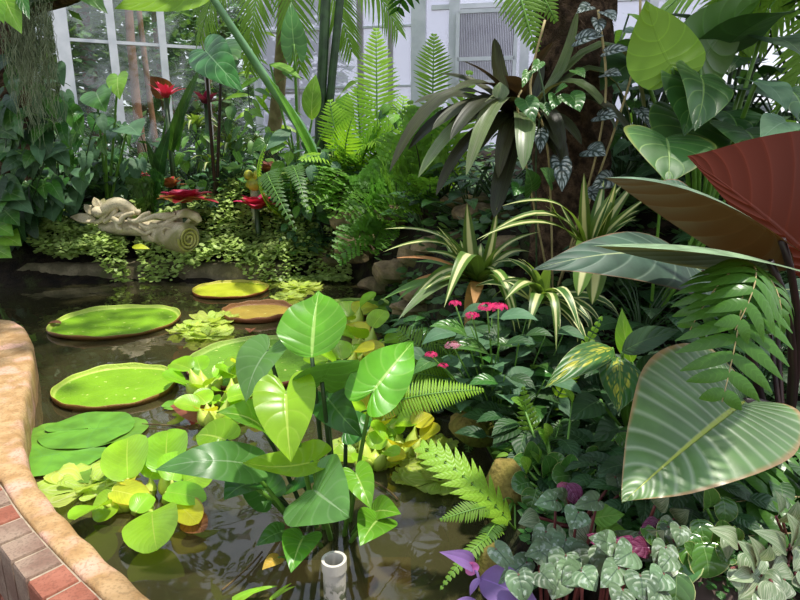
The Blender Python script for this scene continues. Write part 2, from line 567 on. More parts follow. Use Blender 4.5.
# ------------------------------------------------------------------ kerb: stone coping and header bricks
stone = plain('coping_stone', (190, 156, 112), (166, 130, 86), 16, .85, .5, .01, .2, c3=(206, 164, 140), fine=120)
tang = np.gradient(innerS[:, :2], axis=0); tang /= np.linalg.norm(tang, axis=1)[:, None]
outw = np.stack([tang[:, 1], -tang[:, 0]], 1)
if signed(np.array([innerS[60, 0] + outw[60, 0] * .05]), np.array([innerS[60, 1] + outw[60, 1] * .05]))[0][0] < 0: outw = -outw
BWD = .085
CWS = np.interp(innerS[:, 1], [1.0, 1.75, 2.1, 2.5], [.06, .075, .2, .26])
CWS = np.where(np.arange(len(innerS)) < 40, np.maximum(CWS, .2), CWS)
prof = [(.0, -.45), (-.012, -.05), (-.010, .08), (-.010, .14), (-.003, .162), (.012, .17), (1.6, .172), (1.9, .17), (2., .16), (2., -.3)]
vs, fs = [], []
for i in range(len(innerS)):
    for k, (o, z) in enumerate(prof):
        if o > 1: o = CWS[i] * (o - 1)
        wob = .003 * math.sin(i * .9 + k) if 0 < k < 6 else 0
        vs.append((innerS[i, 0] + outw[i, 0] * (o + wob), innerS[i, 1] + outw[i, 1] * (o + wob), z))
k = len(prof)
for i in range(len(innerS) - 1):
    for j in range(k - 1): fs.append((i * k + j, i * k + j + 1, (i + 1) * k + j + 1, (i + 1) * k + j))
kb = MB(); kb.add(vs, [f[::-1] for f in fs])
kerb = tag(kb.build('kerb', stone), kind='structure', label='curved tan stone coping with a red brick edge')
bm1 = plain('brick_red', (164, 106, 86), (140, 84, 66), 10, .85, .5, .006, .2, fine=160)
bm2 = plain('brick_grey', (150, 128, 110), (126, 98, 84), 10, .85, .5, .006, .2, fine=160)
bm3 = plain('mortar', (176, 160, 138), (150, 136, 116), 30, .9, .4)
# bricks follow the outer side of the coping by arc length
op = innerS[:, :2] + outw * (CWS[:, None] + .006)
sl = np.concatenate([[0], np.cumsum(np.linalg.norm(np.diff(op, axis=0), axis=1))])
bk = MB(); mo = MB()


def opt(s, off):
    p = np.array([np.interp(s, sl, op[:, 0]), np.interp(s, sl, op[:, 1])])
    o = nrm([np.interp(s, sl, outw[:, 0]), np.interp(s, sl, outw[:, 1]), 0])[:2]
    return p + o * off


rb = random.Random(3)
s = 0.0
while s < sl[-1] - .13:
    for (z1, z0) in ((.168, -.035), (-.045, -.25)):
        mi = 1 if rb.random() < .4 else 0
        e = .006
        q = [opt(s + e, 0), opt(s + .1 - e, 0), opt(s + .1 - e, BWD), opt(s + e, BWD)]
        c = sum(q) / 4
        dz = rb.uniform(-.003, .003)
        v8 = [(x, y, z0) for x, y in q] + [(x, y, z1 + dz - .008) for x, y in q] + [(c[0] + (x - c[0]) * .93, c[1] + (y - c[1]) * .96, z1 + dz) for x, y in q]
        f = [(0, 1, 5, 4), (1, 2, 6, 5), (2, 3, 7, 6), (3, 0, 4, 7), (4, 5, 9, 8), (5, 6, 10, 9), (6, 7, 11, 10), (7, 4, 8, 11), (8, 9, 10, 11)]
        bk.add(v8, f, None, mi)
    q = [opt(s, -.004), opt(s + .1, -.004), opt(s + .1, BWD - .008), opt(s, BWD - .008)]
    mo.add([(x, y, -.34) for x, y in q] + [(x, y, .16) for x, y in q], [(4, 5, 6, 7), (0, 1, 5, 4), (2, 3, 7, 6)])
    s += .1
bk.build('brick_edging', [bm1, bm2], kerb, smooth=False)
mo.build('mortar_bed', bm3, kerb, smooth=False)

# low stone rim along the back of the pond
rim = plain('rim_stone', (132, 122, 96), (96, 90, 68), 9, .9, .7, .02, .2, c3=(84, 88, 54), fine=60)
rp = [G(x, y, .02) for x, y in [(-200, 286), (-110, 284), (-40, 280), (0, 279), (60, 279), (130, 277), (170, 276), (230, 279), (290, 277)]]
rs = catmull(rp, 70)
vs, fs = [], []
pr = [(-.05, -.4), (-.055, .03), (-.03, .12), (.0, .15), (.14, .16), (.22, .12), (.24, -.1)]
for i, p in enumerate(rs):
    t = nrm(rs[min(i + 1, 69)] - rs[max(i - 1, 0)]); o = np.array([-t[1], t[0], 0])
    for kk, (a_, z) in enumerate(pr):
        wv = .018 * math.sin(i * 1.3 + kk * 2) + .012 * math.sin(i * .43)
        vs.append((p[0] + o[0] * (a_ + wv), p[1] + o[1] * (a_ + wv), z + (wv * .7 if z > 0 else 0)))
for i in range(69):
    for j in range(len(pr) - 1): fs.append((i * 7 + j, (i + 1) * 7 + j, (i + 1) * 7 + j + 1, i * 7 + j + 1))
rm = MB(); rm.add(vs, fs)
tag(rm.build('kerb', rim), kind='structure', label='low weathered stone rim at the back of the pond')

# ------------------------------------------------------------------ the glasshouse wall
WA, WB, WC = P(-90, 145, 7.5), P(262, 145, 9.3), P(700, 145, 8.0)
white = plain('painted_metal', (222, 222, 226), (204, 206, 210), 5, .5, .1, .003, .4)
greym = plain('grey_metal', (168, 162, 160), (146, 140, 138), 5, .55, .1, .003, .4)


def wallpt(px, z, A, B):
    r = ray(px, 145)
    # intersect (0,0)+k*r.xy with A+(B-A)t
    M_ = np.array([[r[0], -(B - A)[0]], [r[1], -(B - A)[1]]])
    k_, t = np.linalg.solve(M_, A[:2])
    return np.array([r[0] * k_, r[1] * k_, z])


def hz(px, py, A, B):
    """height at which the sight line through a pixel meets the wall"""
    r = ray(px, py)
    M_ = np.array([[r[0], -(B - A)[0]], [r[1], -(B - A)[1]]])
    k_, t = np.linalg.solve(M_, A[:2])
    return H + r[2] * k_, np.array([r[0] * k_, r[1] * k_, H + r[2] * k_])


mt = NT('clear_pane')
t1 = mt.n('ShaderNodeBsdfTransparent'); t1.inputs[0].default_value = (.95, .98, .96, 1)
d1 = mt.n('ShaderNodeBsdfTranslucent'); d1.inputs[0].default_value = (.8, .84, .88, 1)
g1 = mt.n('ShaderNodeBsdfGlossy'); g1.inputs[1].default_value = .05
ms = mt.n('ShaderNodeMixShader'); mt.l(mt.M('MULTIPLY', mt.ss(mt.noise(1.7, mt.obj(), 5.), .35, .8), .22), ms.inputs[0]); mt.l(t1.outputs[0], ms.inputs[1]); mt.l(d1.outputs[0], ms.inputs[2])
ms2 = mt.n('ShaderNodeMixShader'); ms2.inputs[0].default_value = .08; mt.l(ms.outputs[0], ms2.inputs[1]); mt.l(g1.outputs[0], ms2.inputs[2])
clear_pane = mt.done(ms2.outputs[0])
mt = NT('whitewashed_pane')
oc = mt.obj()
t1 = mt.n('ShaderNodeBsdfTransparent'); t1.inputs[0].default_value = (.95, .95, 1, 1)
d1 = mt.n('ShaderNodeBsdfTranslucent'); mt.l(mt.mix(mt.noise(1.4, oc, 4.), (.80, .78, .90, 1), (.92, .92, .98, 1)), d1.inputs[0])
d2 = mt.n('ShaderNodeBsdfDiffuse'); d2.inputs[0].default_value = (.85, .84, .9, 1)
ms = mt.n('ShaderNodeMixShader'); ms.inputs[0].default_value = .25; mt.l(d1.outputs[0], ms.inputs[1]); mt.l(d2.outputs[0], ms.inputs[2])
ms2 = mt.n('ShaderNodeMixShader'); ms2.inputs[0].default_value = .55; mt.l(ms.outputs[0], ms2.inputs[1]); mt.l(t1.outputs[0], ms2.inputs[2])
white_pane = mt.done(ms2.outputs[0])


def wallwin(name, A, B, posts, bars, pane, base=.3, top=5.2, label=None):
    out = nrm(np.cross(B - A, (0, 0, 1)))
    wroot = root(name, (0, 0, 0), label, None); wroot['kind'] = 'structure'
    pts = [wallpt(p, 0, A, B) for p, _, _ in posts]
    for p, (px, wd, mt_) in zip(pts, posts):
        b_ = MB(); b_.add(*box_geo((p[0], p[1], base), (p[0], p[1], top), tuple(out), wd, .08))
        b_.build('mullion', mt_, wroot, smooth=False)
    for (pa, ya, pb, th, mt_) in bars:
        z, _ = hz(pa, ya, A, B)
        a_ = wallpt(pa, z, A, B); b__ = wallpt(pb, z, A, B)
        b_ = MB(); b_.add(*box_geo(a_, b__, (0, 0, 1), .05, th)); b_.build('glazing_bar', mt_, wroot, smooth=False)
    for i in range(len(pts) - 1):
        b_ = MB(); a_, c_ = pts[i], pts[i + 1]
        off = out * .01
        q = [np.array([a_[0], a_[1], base]), np.array([c_[0], c_[1], base]), np.array([c_[0], c_[1], top]), np.array([a_[0], a_[1], top])]
        b_.add([p + off for p in q] + [p - off for p in q], [(0, 1, 2, 3), (7, 6, 5, 4), (0, 4, 5, 1), (1, 5, 6, 2), (2, 6, 7, 3), (3, 7, 4, 0)])
        b_.build('pane', pane, wroot, smooth=False)
    return wroot


wallwin('window_1', WA, WB, [(-85, .09, white), (-30, .09, white), (20, .09, white), (76, .17, white), (124, .1, white), (172, .09, white), (212, .06, greym), (261, .1, white)],
        [(75, 40, -85, .04, white), (75, 40, 261, .04, white)], clear_pane, label='clear glass wall with white mullions looking onto the garden')
wallwin('window_2', WB, WC, [(263, .08, white), (300, .05, greym), (332, .05, greym), (362, .075, greym), (391, .06, greym), (418, .2, white), (452, .14, white), (520, .12, white), (585, .1, white), (640, .1, white), (699, .1, white)],
        [(335, 92, 263, .03, greym), (400, 26, 263, .025, white), (400, 26, 418, .025, white), (400, 86, 263, .025, white), (400, 86, 418, .025, white), (430, 8, 699, .06, white)],
        white_pane, label='whitewashed glass wall with grey and white mullions')
# grey louvred panel set into the right part of the wall
vm_ = plain('louvre_grey', (150, 146, 152), (128, 124, 130), 4, .6, .1, .003, .3)
lv = plant_root('louvre_panel', wallpt(486, 1.8, WB, WC) + np.array([0, -.12, 0]), 'grey ribbed ventilation panel in a white frame on the glass wall', 'vent')
dirw = nrm(WC - WB); outw3 = nrm(np.cross((0, 0, 1), dirw)); outw3 = outw3 if outw3[1] < 0 else -outw3
za, pa = hz(459, 13, WB, WC); zb, pb = hz(514, 82, WB, WC)
pl = MB()
nr = 34
for i in range(nr):
    a_ = pa + (pb - pa) * ((i + .1) / nr); b_ = pa + (pb - pa) * ((i + .75) / nr)
    c_ = (a_ + b_) / 2
    pl.add(*box_geo((c_[0], c_[1], zb), (c_[0], c_[1], za), tuple(outw3), np.linalg.norm((b_ - a_)[:2]), .03))
o_ = outw3 * .06
for b_ in (pl,): b_.v = [tuple(np.array(p) + o_) for p in b_.v]
pl.build('slat_panel', vm_, lv, smooth=False)
fb = MB()
for (p0, p1) in (((pa[0], pa[1], za), (pb[0], pb[1], za)), ((pa[0], pa[1], zb), (pb[0], pb[1], zb)), ((pa[0], pa[1], (za + zb * 2) / 3), (pb[0], pb[1], (za + zb * 2) / 3)), ((pa[0], pa[1], zb), (pa[0], pa[1], za)), ((pb[0], pb[1], zb), (pb[0], pb[1], za))):
    fb.add(*box_geo(np.array(p0) + o_ * 1.3, np.array(p1) + o_ * 1.3, tuple(outw3), .05, .03))
fb.build('frame', white, lv, smooth=False)
# low solid wall under the glass
kw = MB()
for A, B in ((WA, WB), (WB, WC)):
    kw.add(*box_geo((A[0], A[1], .2), (B[0], B[1], .2), (0, 0, 1), .2, 1.1))
tag(kw.build('wall_back', plain('render_wall', (150, 146, 136), (120, 116, 106), 5, .9), smooth=False), kind='structure')
# roof bars carried by the glass wall
rr = MB()
for px in (-90, 40, 160, 262):
    p = wallpt(px, 5.2, WA, WB); rr.add(*box_geo(p, (p[0] * .5 + .2, -3.5, 6.8), (0, 0, 1), .07, .1))
for px in (360, 470, 580, 699):
    p = wallpt(px, 5.2, WB, WC); rr.add(*box_geo(p, (p[0] * .9 + .2, -3.5, 6.8), (0, 0, 1), .07, .1))
for f_ in (.33, .66):
    rr.add(*box_geo((-6, 8 - 11.5 * f_, 5.2 + 1.6 * f_), (5, 8 - 11.5 * f_, 5.2 + 1.6 * f_), (0, 0, 1), .06, .08))
tag(rr.build('roof', white, smooth=False), kind='structure', label='white bars of the glass roof')
# ------------------------------------------------------------------ leaf materials
LM = {}
LM['arum'] = leafmat('arum_leaf', (98, 168, 34), back=(92, 140, 44), vein=(176, 214, 110), nv=9, slant=1.0, vstr=.2, vw=.22, mid=.07, rough=.3, trans=.34, bump=.3, spec=.42, var=.2, noise=.2)
LM['arum_bright'] = leafmat('arum_bright_leaf', (140, 196, 30), back=(140, 180, 30), vein=(190, 222, 90), nv=9, vstr=.2, vw=.22, mid=.07, rough=.3, trans=.4, bump=.3, spec=.42, var=.12, noise=.15)
LM['arum_dark'] = leafmat('arum_dark_leaf', (58, 114, 36), back=(62, 104, 40), vein=(110, 156, 84), nv=9, vstr=.2, mid=.06, rough=.32, trans=.25, bump=.3, spec=.42, var=.25, noise=.2)
LM['arum_blue'] = leafmat('arum_greyish_leaf', (86, 138, 60), back=(80, 120, 60), vein=(140, 172, 120), nv=10, vstr=.2, mid=.05, rough=.3, trans=.22, bump=.3, spec=.42, var=.15, noise=.18)
LM['hyacinth'] = leafmat('hyacinth_leaf', (148, 204, 34), back=(150, 190, 40), vein=(190, 220, 80), nv=16, slant=3, vstr=.15, mid=.03, rough=.3, trans=.4, bump=.2, spec=.55, var=.3, noise=.18)
LM['hyacinth_yellow'] = leafmat('hyacinth_yellow_leaf', (206, 212, 40), back=(200, 196, 50), vein=(220, 226, 100), nv=16, slant=3, vstr=.15, mid=.03, rough=.35, trans=.4, bump=.2, var=.2, noise=.2, edge=(180, 140, 40), ew=.1)
LM['lettuce'] = leafmat('lettuce_leaf', (190, 214, 92), back=(180, 204, 110), vein=(216, 228, 150), nv=3, slant=-2.5, vstr=.5, vw=.5, mid=.08, rough=.6, trans=.4, bump=.9, spec=.2, var=.25, noise=.15)
LM['lily'] = leafmat('lily_pad_leaf', (104, 156, 44), back=(110, 90, 50), vein=(96, 150, 66), nv=7, slant=.5, vstr=.3, mid=.02, rough=.4, trans=.15, bump=.3, spec=.5, var=.3, noise=.22)
LM['brown'] = leafmat('withered_leaf', (150, 92, 58), back=(130, 80, 50), vein=(110, 66, 40), nv=9, vstr=.4, rough=.6, trans=.2, bump=.6, var=.3, noise=.35)
LM['petiole'] = plain('petiole_green', (104, 150, 52), (84, 128, 44), 12, .45, .1, spec=.5)
LM['petiole_dark'] = plain('petiole_dark_green', (54, 82, 40), (40, 62, 30), 12, .45, .1, spec=.5)
LM['bulb'] = plain('bulb_petiole_green', (196, 208, 96), (166, 190, 70), 9, .4, .1, spec=.5)


def petiole(leaf, A, B, r, mat, sag=(0, 0, 0), n=8, name='petiole'):
    t = MB(); t.add(*tube_geo(bez(A, B, sag, n), r, 6)); return t.build(name, mat, leaf)


NRM = {'u': (0, 0, 1), 'c': (0, -.65, .75), 'f': (0, -1, .25), 'cl': (-.35, -.6, .7), 'cr': (.35, -.6, .7), 'b': (0, .9, .4), 'ur': (.3, -.2, .9), 'ul': (-.3, -.2, .9)}


def pxleaf(rt, spec, shape, mat, stem=None, stem_from=None, pr=.005, sag=(0, 0, 0), name='leaf', stem_mat=None, **geo):
    """one leaf from (base px, base Y, tip px, tip Y, width px, normal)"""
    bx, by, bY, tx, ty, tY, wp, nn = spec[:8]
    ov = dict(geo)
    if len(spec) > 8: ov.update(spec[8])
    mat = ov.pop('mat', mat); shape = ov.pop('shape', shape); stem = ov.pop('stem', stem); sf = ov.pop('sf', stem_from)
    B, T = P(bx, by, bY), P(tx, ty, tY)
    W = S(wp, (B + T) / 2)
    lb = MB(); lb.add(*leaf_geo(B, T, W, NRM.get(nn, nn) if isinstance(nn, str) else nn, shape, **ov))
    lf = lb.build(name, LM[mat] if isinstance(mat, str) else mat, rt)
    if stem is not False and sf is not None:
        petiole(lf, sf, B, [pr * 1.5, pr], stem_mat or LM['petiole'], sag)
    return lf


# ------------------------------------------------------------------ giant water-lily pads
def padmat(name, top, side, rimc):
    m = NT(name); oc = m.obj()
    uvn = m.n('ShaderNodeUVMap'); uvn.uv_map = 'UVMap'; sp = m.n('ShaderNodeSeparateXYZ'); m.l(uvn.outputs[0], sp.inputs[0])
    n1 = m.noise(7., oc, 5.); n2 = m.noise(26., oc, 2.)
    c = m.mix(m.ss(n1, .3, .7), lin(top), tuple(x * 1.25 for x in lin(top)[:3]) + (1,))
    c = m.mix(m.ss(n2, .66, .72), c, lin((196, 206, 120)))
    c = m.mix(m.ss(sp.outputs[0], .93, .97), c, lin(rimc))
    c = m.mix(m.ss(sp.outputs[1], .4, .6), c, lin(side))
    v = m.n('ShaderNodeTexVoronoi'); v.feature = 'DISTANCE_TO_EDGE'; v.inputs['Scale'].default_value = 26; m.l(oc, v.inputs['Vector'])
    h = m.M('ADD', m.ss(v.outputs['Distance'], 0., .12), m.M('MULTIPLY', n1, .6))
    return m.done(m.princ(c, .5, .35, m.bump(h, .35, .004)))


pad_green = padmat('pad_green', (112, 154, 24), (122, 88, 40), (176, 196, 84))
pad_mid = padmat('pad_midgreen', (100, 142, 38), (120, 70, 46), (150, 176, 84))
pad_brown = padmat('pad_olive_brown', (150, 128, 52), (116, 70, 40), (150, 110, 74))
pad_yel = padmat('pad_yellowish', (164, 172, 40), (140, 84, 36), (176, 170, 70))
PADG = 'giant water lily pads'


def giant_pad(cx, cy, rpx, mat, label, lip=.024, notch=None, zs=0.0, seed=0, tail=None):
    c = G(cx, cy, zs + .01); r = S(rpx, c)
    rs = random.Random(seed)
    b = MB(); na, nr_ = 72, 10
    vs, uv, fs = [], [], []
    prof_ = [(i / nr_ * .97, .0, 0) for i in range(nr_ + 1)] + [(.985, .3, 0), (.995, .75, 0), (1.0, 1.0, 0), (1.012, 1.0, 1), (1.012, .5, 1), (.995, -.1, 1), (.9, -.3, 1)]
    for a in range(na):
        th = 2 * PI * a / na
        k = 1 + .02 * math.sin(2 * th + seed) + .012 * math.sin(5 * th + seed * 2)
        if notch is not None:
            dth = abs((th - notch + PI) % (2 * PI) - PI)
            k *= 1 - .12 * math.exp(-(dth / .12) ** 2)
        lk = lip * (1 + .18 * math.sin(3 * th + seed) + .12 * math.sin(11 * th + seed))
        for (q, zz, sd_) in prof_:
            z = c[2] + lk * zz + .004 * math.sin(3 * th) * q
            vs.append((c[0] + r * k * q * math.cos(th), c[1] + r * k * q * math.sin(th), z)); uv.append((q, sd_))
    np_ = len(prof_)
    for a in range(na):
        a2 = (a + 1) % na
        for j in range(np_ - 1): fs.append((a * np_ + j, a * np_ + j + 1, a2 * np_ + j + 1, a2 * np_ + j))
    b.add(vs, fs, uv)
    o = b.build('giant_lily_pad', mat, None, loc=c, label=label, cat='lily pad', group=PADG)
    if tail:
        t = MB(); tc = G(tail[0], tail[1], .02)
        d = nrm(tc - c)
        t.add(*leaf_geo(tc - d * .07, tc + d * .02, .07, (0, 0, 1), 'ovate', fold=.3, ns=8)); t.build('torn_flap', LM['brown'], o)
    return o


giant_pad(117, 322, 59, pad_green, 'bright green giant lily pad with a red torn flap at its left end', seed=1, tail=(50, 324))
giant_pad(117, 387, 57, pad_green, 'bright green giant lily pad with a nicked right edge, nearest the stone kerb', seed=2, notch=.75)
giant_pad(231, 290, 37, pad_yel, 'small yellowish giant lily pad below the bank of creeping plants', seed=3, lip=.02)
giant_pad(258, 313, 35, pad_brown, 'olive brown giant lily pad with an upturned reddish rim', seed=4, lip=.035, tail=(250, 332))
giant_pad(264, 361, 74, pad_mid, 'large mid green giant lily pad behind the heart-leaved pond plant', seed=5, lip=.026)
giant_pad(356, 308, 36, pad_mid, 'dark green giant lily pad lying in the shade by the rock wall', seed=6, lip=.016)

# flat dark lily pads by the kerb: one plant, its leaves join under water
wl = plant_root('water_lily', G(80, 450, -.2), 'dark green water lily with overlapping flat pads beside the kerb', 'water lily')
for (cx, cy, wp, ang, z, k) in [(62, 453, 88, 200, .012, 1), (88, 429, 84, 10, .018, 1), (52, 436, 66, 140, .006, .9), (100, 464, 70, 320, .008, 1), (176, 404, 26, 40, .01, .9), (118, 430, 56, 60, .01, 1)]:
    c = G(cx, cy, z); W = S(wp, c); d = np.array([math.cos(math.radians(ang)), math.sin(math.radians(ang)), 0])
    lb = MB(); lb.add(*leaf_geo(c, c + d * W, W, (0, 0, 1), 'pad', arch=0, fold=0, wave=.012, wn=4, ns=22, nw=5))
    # 'pad' is centred on its stalk, so length is measured from the middle
    lf = lb.build('leaf', LM['lily'], wl)
    petiole(lf, G(80, 450, -.2), c + np.array([0, 0, -.008]), .004, LM['petiole_dark'])

# ------------------------------------------------------------------ heart-leaved plant standing in the pond
Rt = G(336, 556, -.12)
ar = plant_root('pond_arum', Rt, 'tall heart-leaved green plant rising from the middle of the pond', 'pond plant')


def stemroot(dx, dy): return Rt + np.array([dx, dy, 0])


A_ = [  # base px, Y, tip px, Y, width, normal, options
 ((312, 358, 1.66, 319, 291, 1.84, 70, (-.15, -.8, .62), dict(mat='arum', shape='ovate', arch=.06, fold=.1, wave=.03, ns=20, nw=6)), (-.03, .08)),
 ((286, 392, 1.52, 291, 462, 1.40, 63, (.05, -.85, .5), dict(mat='arum_bright', arch=.1, fold=.22, wave=.03, ns=20, nw=6)), (-.05, .02)),
 ((268, 350, 1.72, 246, 402, 1.62, 52, (-.35, -.7, .6), dict(mat='arum_blue', arch=.12, fold=.15, ns=20, nw=6)), (-.06, .06)),
 ((373, 391, 1.62, 413, 342, 1.80, 54, (.2, -.7, .7), dict(mat='arum', arch=.08, fold=.15, wave=.03, ns=20, nw=6)), (.03, .04)),
 ((322, 382, 1.62, 350, 362, 1.40, 74, (.1, -.2, .95), dict(mat='arum_dark', arch=.1, fold=-.18, ns=18, nw=6)), (0, .06)),
 ((326, 396, 1.70, 362, 437, 1.66, 40, (-.3, -.6, .5), dict(mat='arum_dark', arch=.1, fold=.1, ns=18, nw=5)), (.0, .08)),
 ((262, 427, 1.68, 216, 413, 1.60, 44, (.1, -.4, .9), dict(mat='arum', arch=.12, fold=.25, wave=.04, ns=18, nw=5)), (-.07, .05)),
 ((243, 463, 1.56, 155, 470, 1.48, 46, (.12, -.55, .8), dict(mat='arum_blue', arch=.14, fold=-.1, ns=20, nw=6)), (-.07, -.01)),
 ((312, 462, 1.55, 243, 462, 1.50, 44, (0, -.3, .95), dict(mat='arum_bright', arch=-.1, fold=.25, wave=.05, ns=18, nw=5)), (-.03, .02)),
 ((314, 490, 1.46, 350, 517, 1.34, 84, (-.12, -.72, .65), dict(mat='arum_blue', arch=.1, fold=.04, wave=.03, ns=20, nw=6)), (.0, -.02)),
 ((303, 538, 1.44, 291, 573, 1.32, 40, (0, -.7, .7), dict(mat='arum', arch=.12, fold=.15, ns=18, nw=5)), (-.02, -.02)),
 ((356, 474, 1.46, 371, 509, 1.38, 32, (.2, -.8, .5), dict(mat='arum', arch=.1, fold=.25, ns=16, nw=5)), (.02, .0)),
 ((374, 512, 1.50, 401, 514, 1.42, 34, (.1, -.6, .8), dict(mat='arum', arch=.1, fold=.12, ns=16, nw=5)), (.03, .02)),
 ((378, 520, 1.44, 360, 546, 1.33, 42, (0, -.6, .8), dict(mat='arum', arch=.12, fold=.1, ns=16, nw=5)), (.02, -.01)),
 ((250, 484, 1.62, 224, 500, 1.52, 44, (-.1, -.5, .8), dict(mat='arum_dark', arch=.12, fold=.1, ns=16, nw=5)), (-.08, .02)),
 ((268, 494, 1.66, 240, 470, 1.72, 40, (-.1, -.5, .8), dict(mat='arum_dark', arch=.12, fold=.1, ns=16, nw=5)), (-.06, .05)),
 ((296, 478, 1.72, 322, 478, 1.68, 44, (.1, -.5, .8), dict(mat='arum_dark', arch=.12, fold=.1, ns=16, nw=5)), (-.01, .07)),
 ((346, 430, 1.80, 372, 418, 1.86, 36, (.1, -.6, .7), dict(mat='arum_dark', arch=.12, fold=.1, ns=16, nw=5)), (.02, .1)),
 ((281, 532, 1.50, 256, 546, 1.44, 24, (0, -.5, .8), dict(mat='arum_dark', arch=.12, fold=.1, ns=14, nw=4)), (-.05, -.01)),
 ((226, 440, 1.74, 196, 436, 1.78, 40, (-.2, -.5, .8), dict(mat='arum_bright', arch=.15, fold=.15, ns=16, nw=5)), (-.08, .06)),
]
for sp_, (dx, dy) in A_:
    pxleaf(ar, sp_, 'heart', 'arum', cup=.25, stem_from=stemroot(dx, dy), pr=.006, sag=(0, 0, .03), stem_mat=LM['petiole'] if dy < .05 else LM['petiole_dark'])
for (px0, py0, Y0, px1, py1, Y1, wp) in [(278, 560, 1.44, 262, 574, 1.38, 16)]:
    pxleaf(ar, (px0, py0 - 2, Y0, px1, py1 - 4, Y1, wp, (0, -.5, .8)), 'cordate', leafmat('arum_yellow_leaf', (206, 170, 60), back=(190, 150, 60), vein=(220, 200, 110), rough=.5, noise=.3), stem_from=stemroot(-.04, -.01), pr=.004)

# ------------------------------------------------------------------ water hyacinths
def hyacinth(c, leaves, label, group=None, name='water_hyacinth', bulb=.016):
    """leaves: (direction deg, reach, height, size, tilt, mat)"""
    rt = plant_root(name, c, label, 'water hyacinth', group)
    for (dg, reach, hgt, size, tilt, mat) in leaves:
        a = math.radians(dg); d = np.array([math.cos(a), math.sin(a), 0])
        B = c + d * reach + np.array([0, 0, hgt])
        T = B + size * (d * math.cos(tilt) + np.array([0, 0, math.sin(tilt)]))
        N = nrm(-d * math.sin(tilt) + np.array([0, 0, math.cos(tilt)]) + np.array([0, -.25, .05]))
        lb = MB(); lb.add(*leaf_geo(B, T, size * random.uniform(1.0, 1.15), N, 'round', arch=.04, fold=.0, cup=.5, wave=.02, wn=2, ns=12, nw=5))
        lf = lb.build('leaf', LM[mat], rt)
        s = c + d * .012 + np.array([0, 0, -.01])
        t = MB(); t.add(*tube_geo(bez(s, B, d * .01, 8), [bulb * .45, bulb * .9, bulb, bulb * .8, bulb * .35, .003], 8)); t.build('bulb_petiole', LM['bulb'], lf)
    return rt


def hp(px, py, z): return G(px, py, z)


# the big hyacinths in the left foreground, leaf by leaf: (leaf base px, leaf tip px, width px, height at base/tip)
def px_hyacinth(cpx, leaves, label):
    c = G(cpx[0], cpx[1], .0)
    rt = plant_root('water_hyacinth', c, label, 'water hyacinth')
    for (bx, by, zb, tx, ty, zt, wp, nn, mat) in leaves:
        B, T = G(bx, by, zb), G(tx, ty, zt)
        lb = MB(); lb.add(*leaf_geo(B, T, S(wp, B), nn, 'round', arch=.05, fold=0, cup=.55, wave=.02, wn=2, ns=14, nw=6))
        lf = lb.build('leaf', LM[mat], rt)
        d = nrm((B - c) * np.array([1, 1, 0])) * .012
        t = MB(); t.add(*tube_geo(bez(c + d + np.array([0, 0, -.01]), B, d, 9), [.01, .024, .027, .02, .009, .004], 8)); t.build('bulb_petiole', LM['bulb'], lf)
    return rt


px_hyacinth((140, 500), [
 (128, 478, .10, 128, 437, .16, 48, (.1, -.8, .6), 'hyacinth'),
 (130, 482, .09, 122, 452, .12, 26, (.2, -.8, .5), 'hyacinth_yellow'),
 (104, 505, .05, 74, 520, .08, 36, (-.3, -.6, .7), 'hyacinth'),
 (118, 504, .04, 92, 514, .02, 36, (-.3, -.5, .8), 'hyacinth'),
 (112, 490, .07, 150, 500, .05, 26, (.0, -.5, .85), 'hyacinth_yellow'),
 (136, 512, .06, 150, 494, .08, 24, (.1, -.6, .7), 'hyacinth'),
 (152, 512, .07, 157, 551, .05, 52, (0, -.55, .83), 'hyacinth'),
 (150, 478, .07, 160, 460, .10, 30, (.2, -.7, .6), 'hyacinth'),
], 'nearest water hyacinth, big round glossy leaves, beside the kerb')
px_hyacinth((172, 496), [
 (166, 470, .10, 168, 430, .15, 46, (.15, -.8, .6), 'hyacinth'),
 (178, 505, .05, 198, 524, .05, 30, (.3, -.5, .8), 'hyacinth_yellow'),
 (166, 492, .08, 206, 500, .07, 26, (.0, -.4, .9), 'hyacinth'),
 (184, 482, .09, 214, 470, .12, 30, (.2, -.7, .7), 'hyacinth'),
 (172, 480, .09, 182, 452, .13, 36, (.2, -.7, .7), 'hyacinth'),
 (186, 520, .03, 205, 530, .02, 26, (.2, -.4, .9), 'brown'),
], 'water hyacinth with a yellowing leaf at the foot of the heart-leaved plant')
hy = random.Random(11)
random.seed(21)
spots = [(205, 392, 'behind the brown folded leaf'), (232, 404, 'left of the heart-leaved plant, near the big pad'), (214, 424, 'small hyacinth between the big hyacinth and the heart-leaved plant'), (252, 388, 'tucked under the dark left leaf of the heart plant'),
         (352, 330, 'floating right of the tallest heart leaf'), (366, 352, 'floating above the right-hand heart leaf'), (345, 372, 'half hidden behind the heart leaves'), (378, 438, 'right of the heart plant, near the arching fern'), (404, 452, 'at the edge of the rocky bank'), (398, 418, 'under the arching fern tip'), (372, 466, 'beside the hanging leaf of the heart plant')]
for i, (x, y, wh) in enumerate(spots):
    c = G(x, y, .0); sc_ = S(1, c)
    n = hy.randint(6, 8)
    lv_ = []
    for k in range(n):
        sz = sc_ * hy.uniform(17, 26)
        lv_.append((360 / n * k + hy.uniform(-20, 20), sc_ * hy.uniform(8, 20), sc_ * hy.uniform(6, 26), sz, math.radians(hy.uniform(5, 50)), 'hyacinth' if hy.random() < .65 else 'hyacinth_yellow'))
    hyacinth(c, lv_, 'small yellow-green water hyacinth ' + (wh if not wh.startswith('small') else wh[15:]), 'small water hyacinths among the pads', bulb=sc_ * 7)


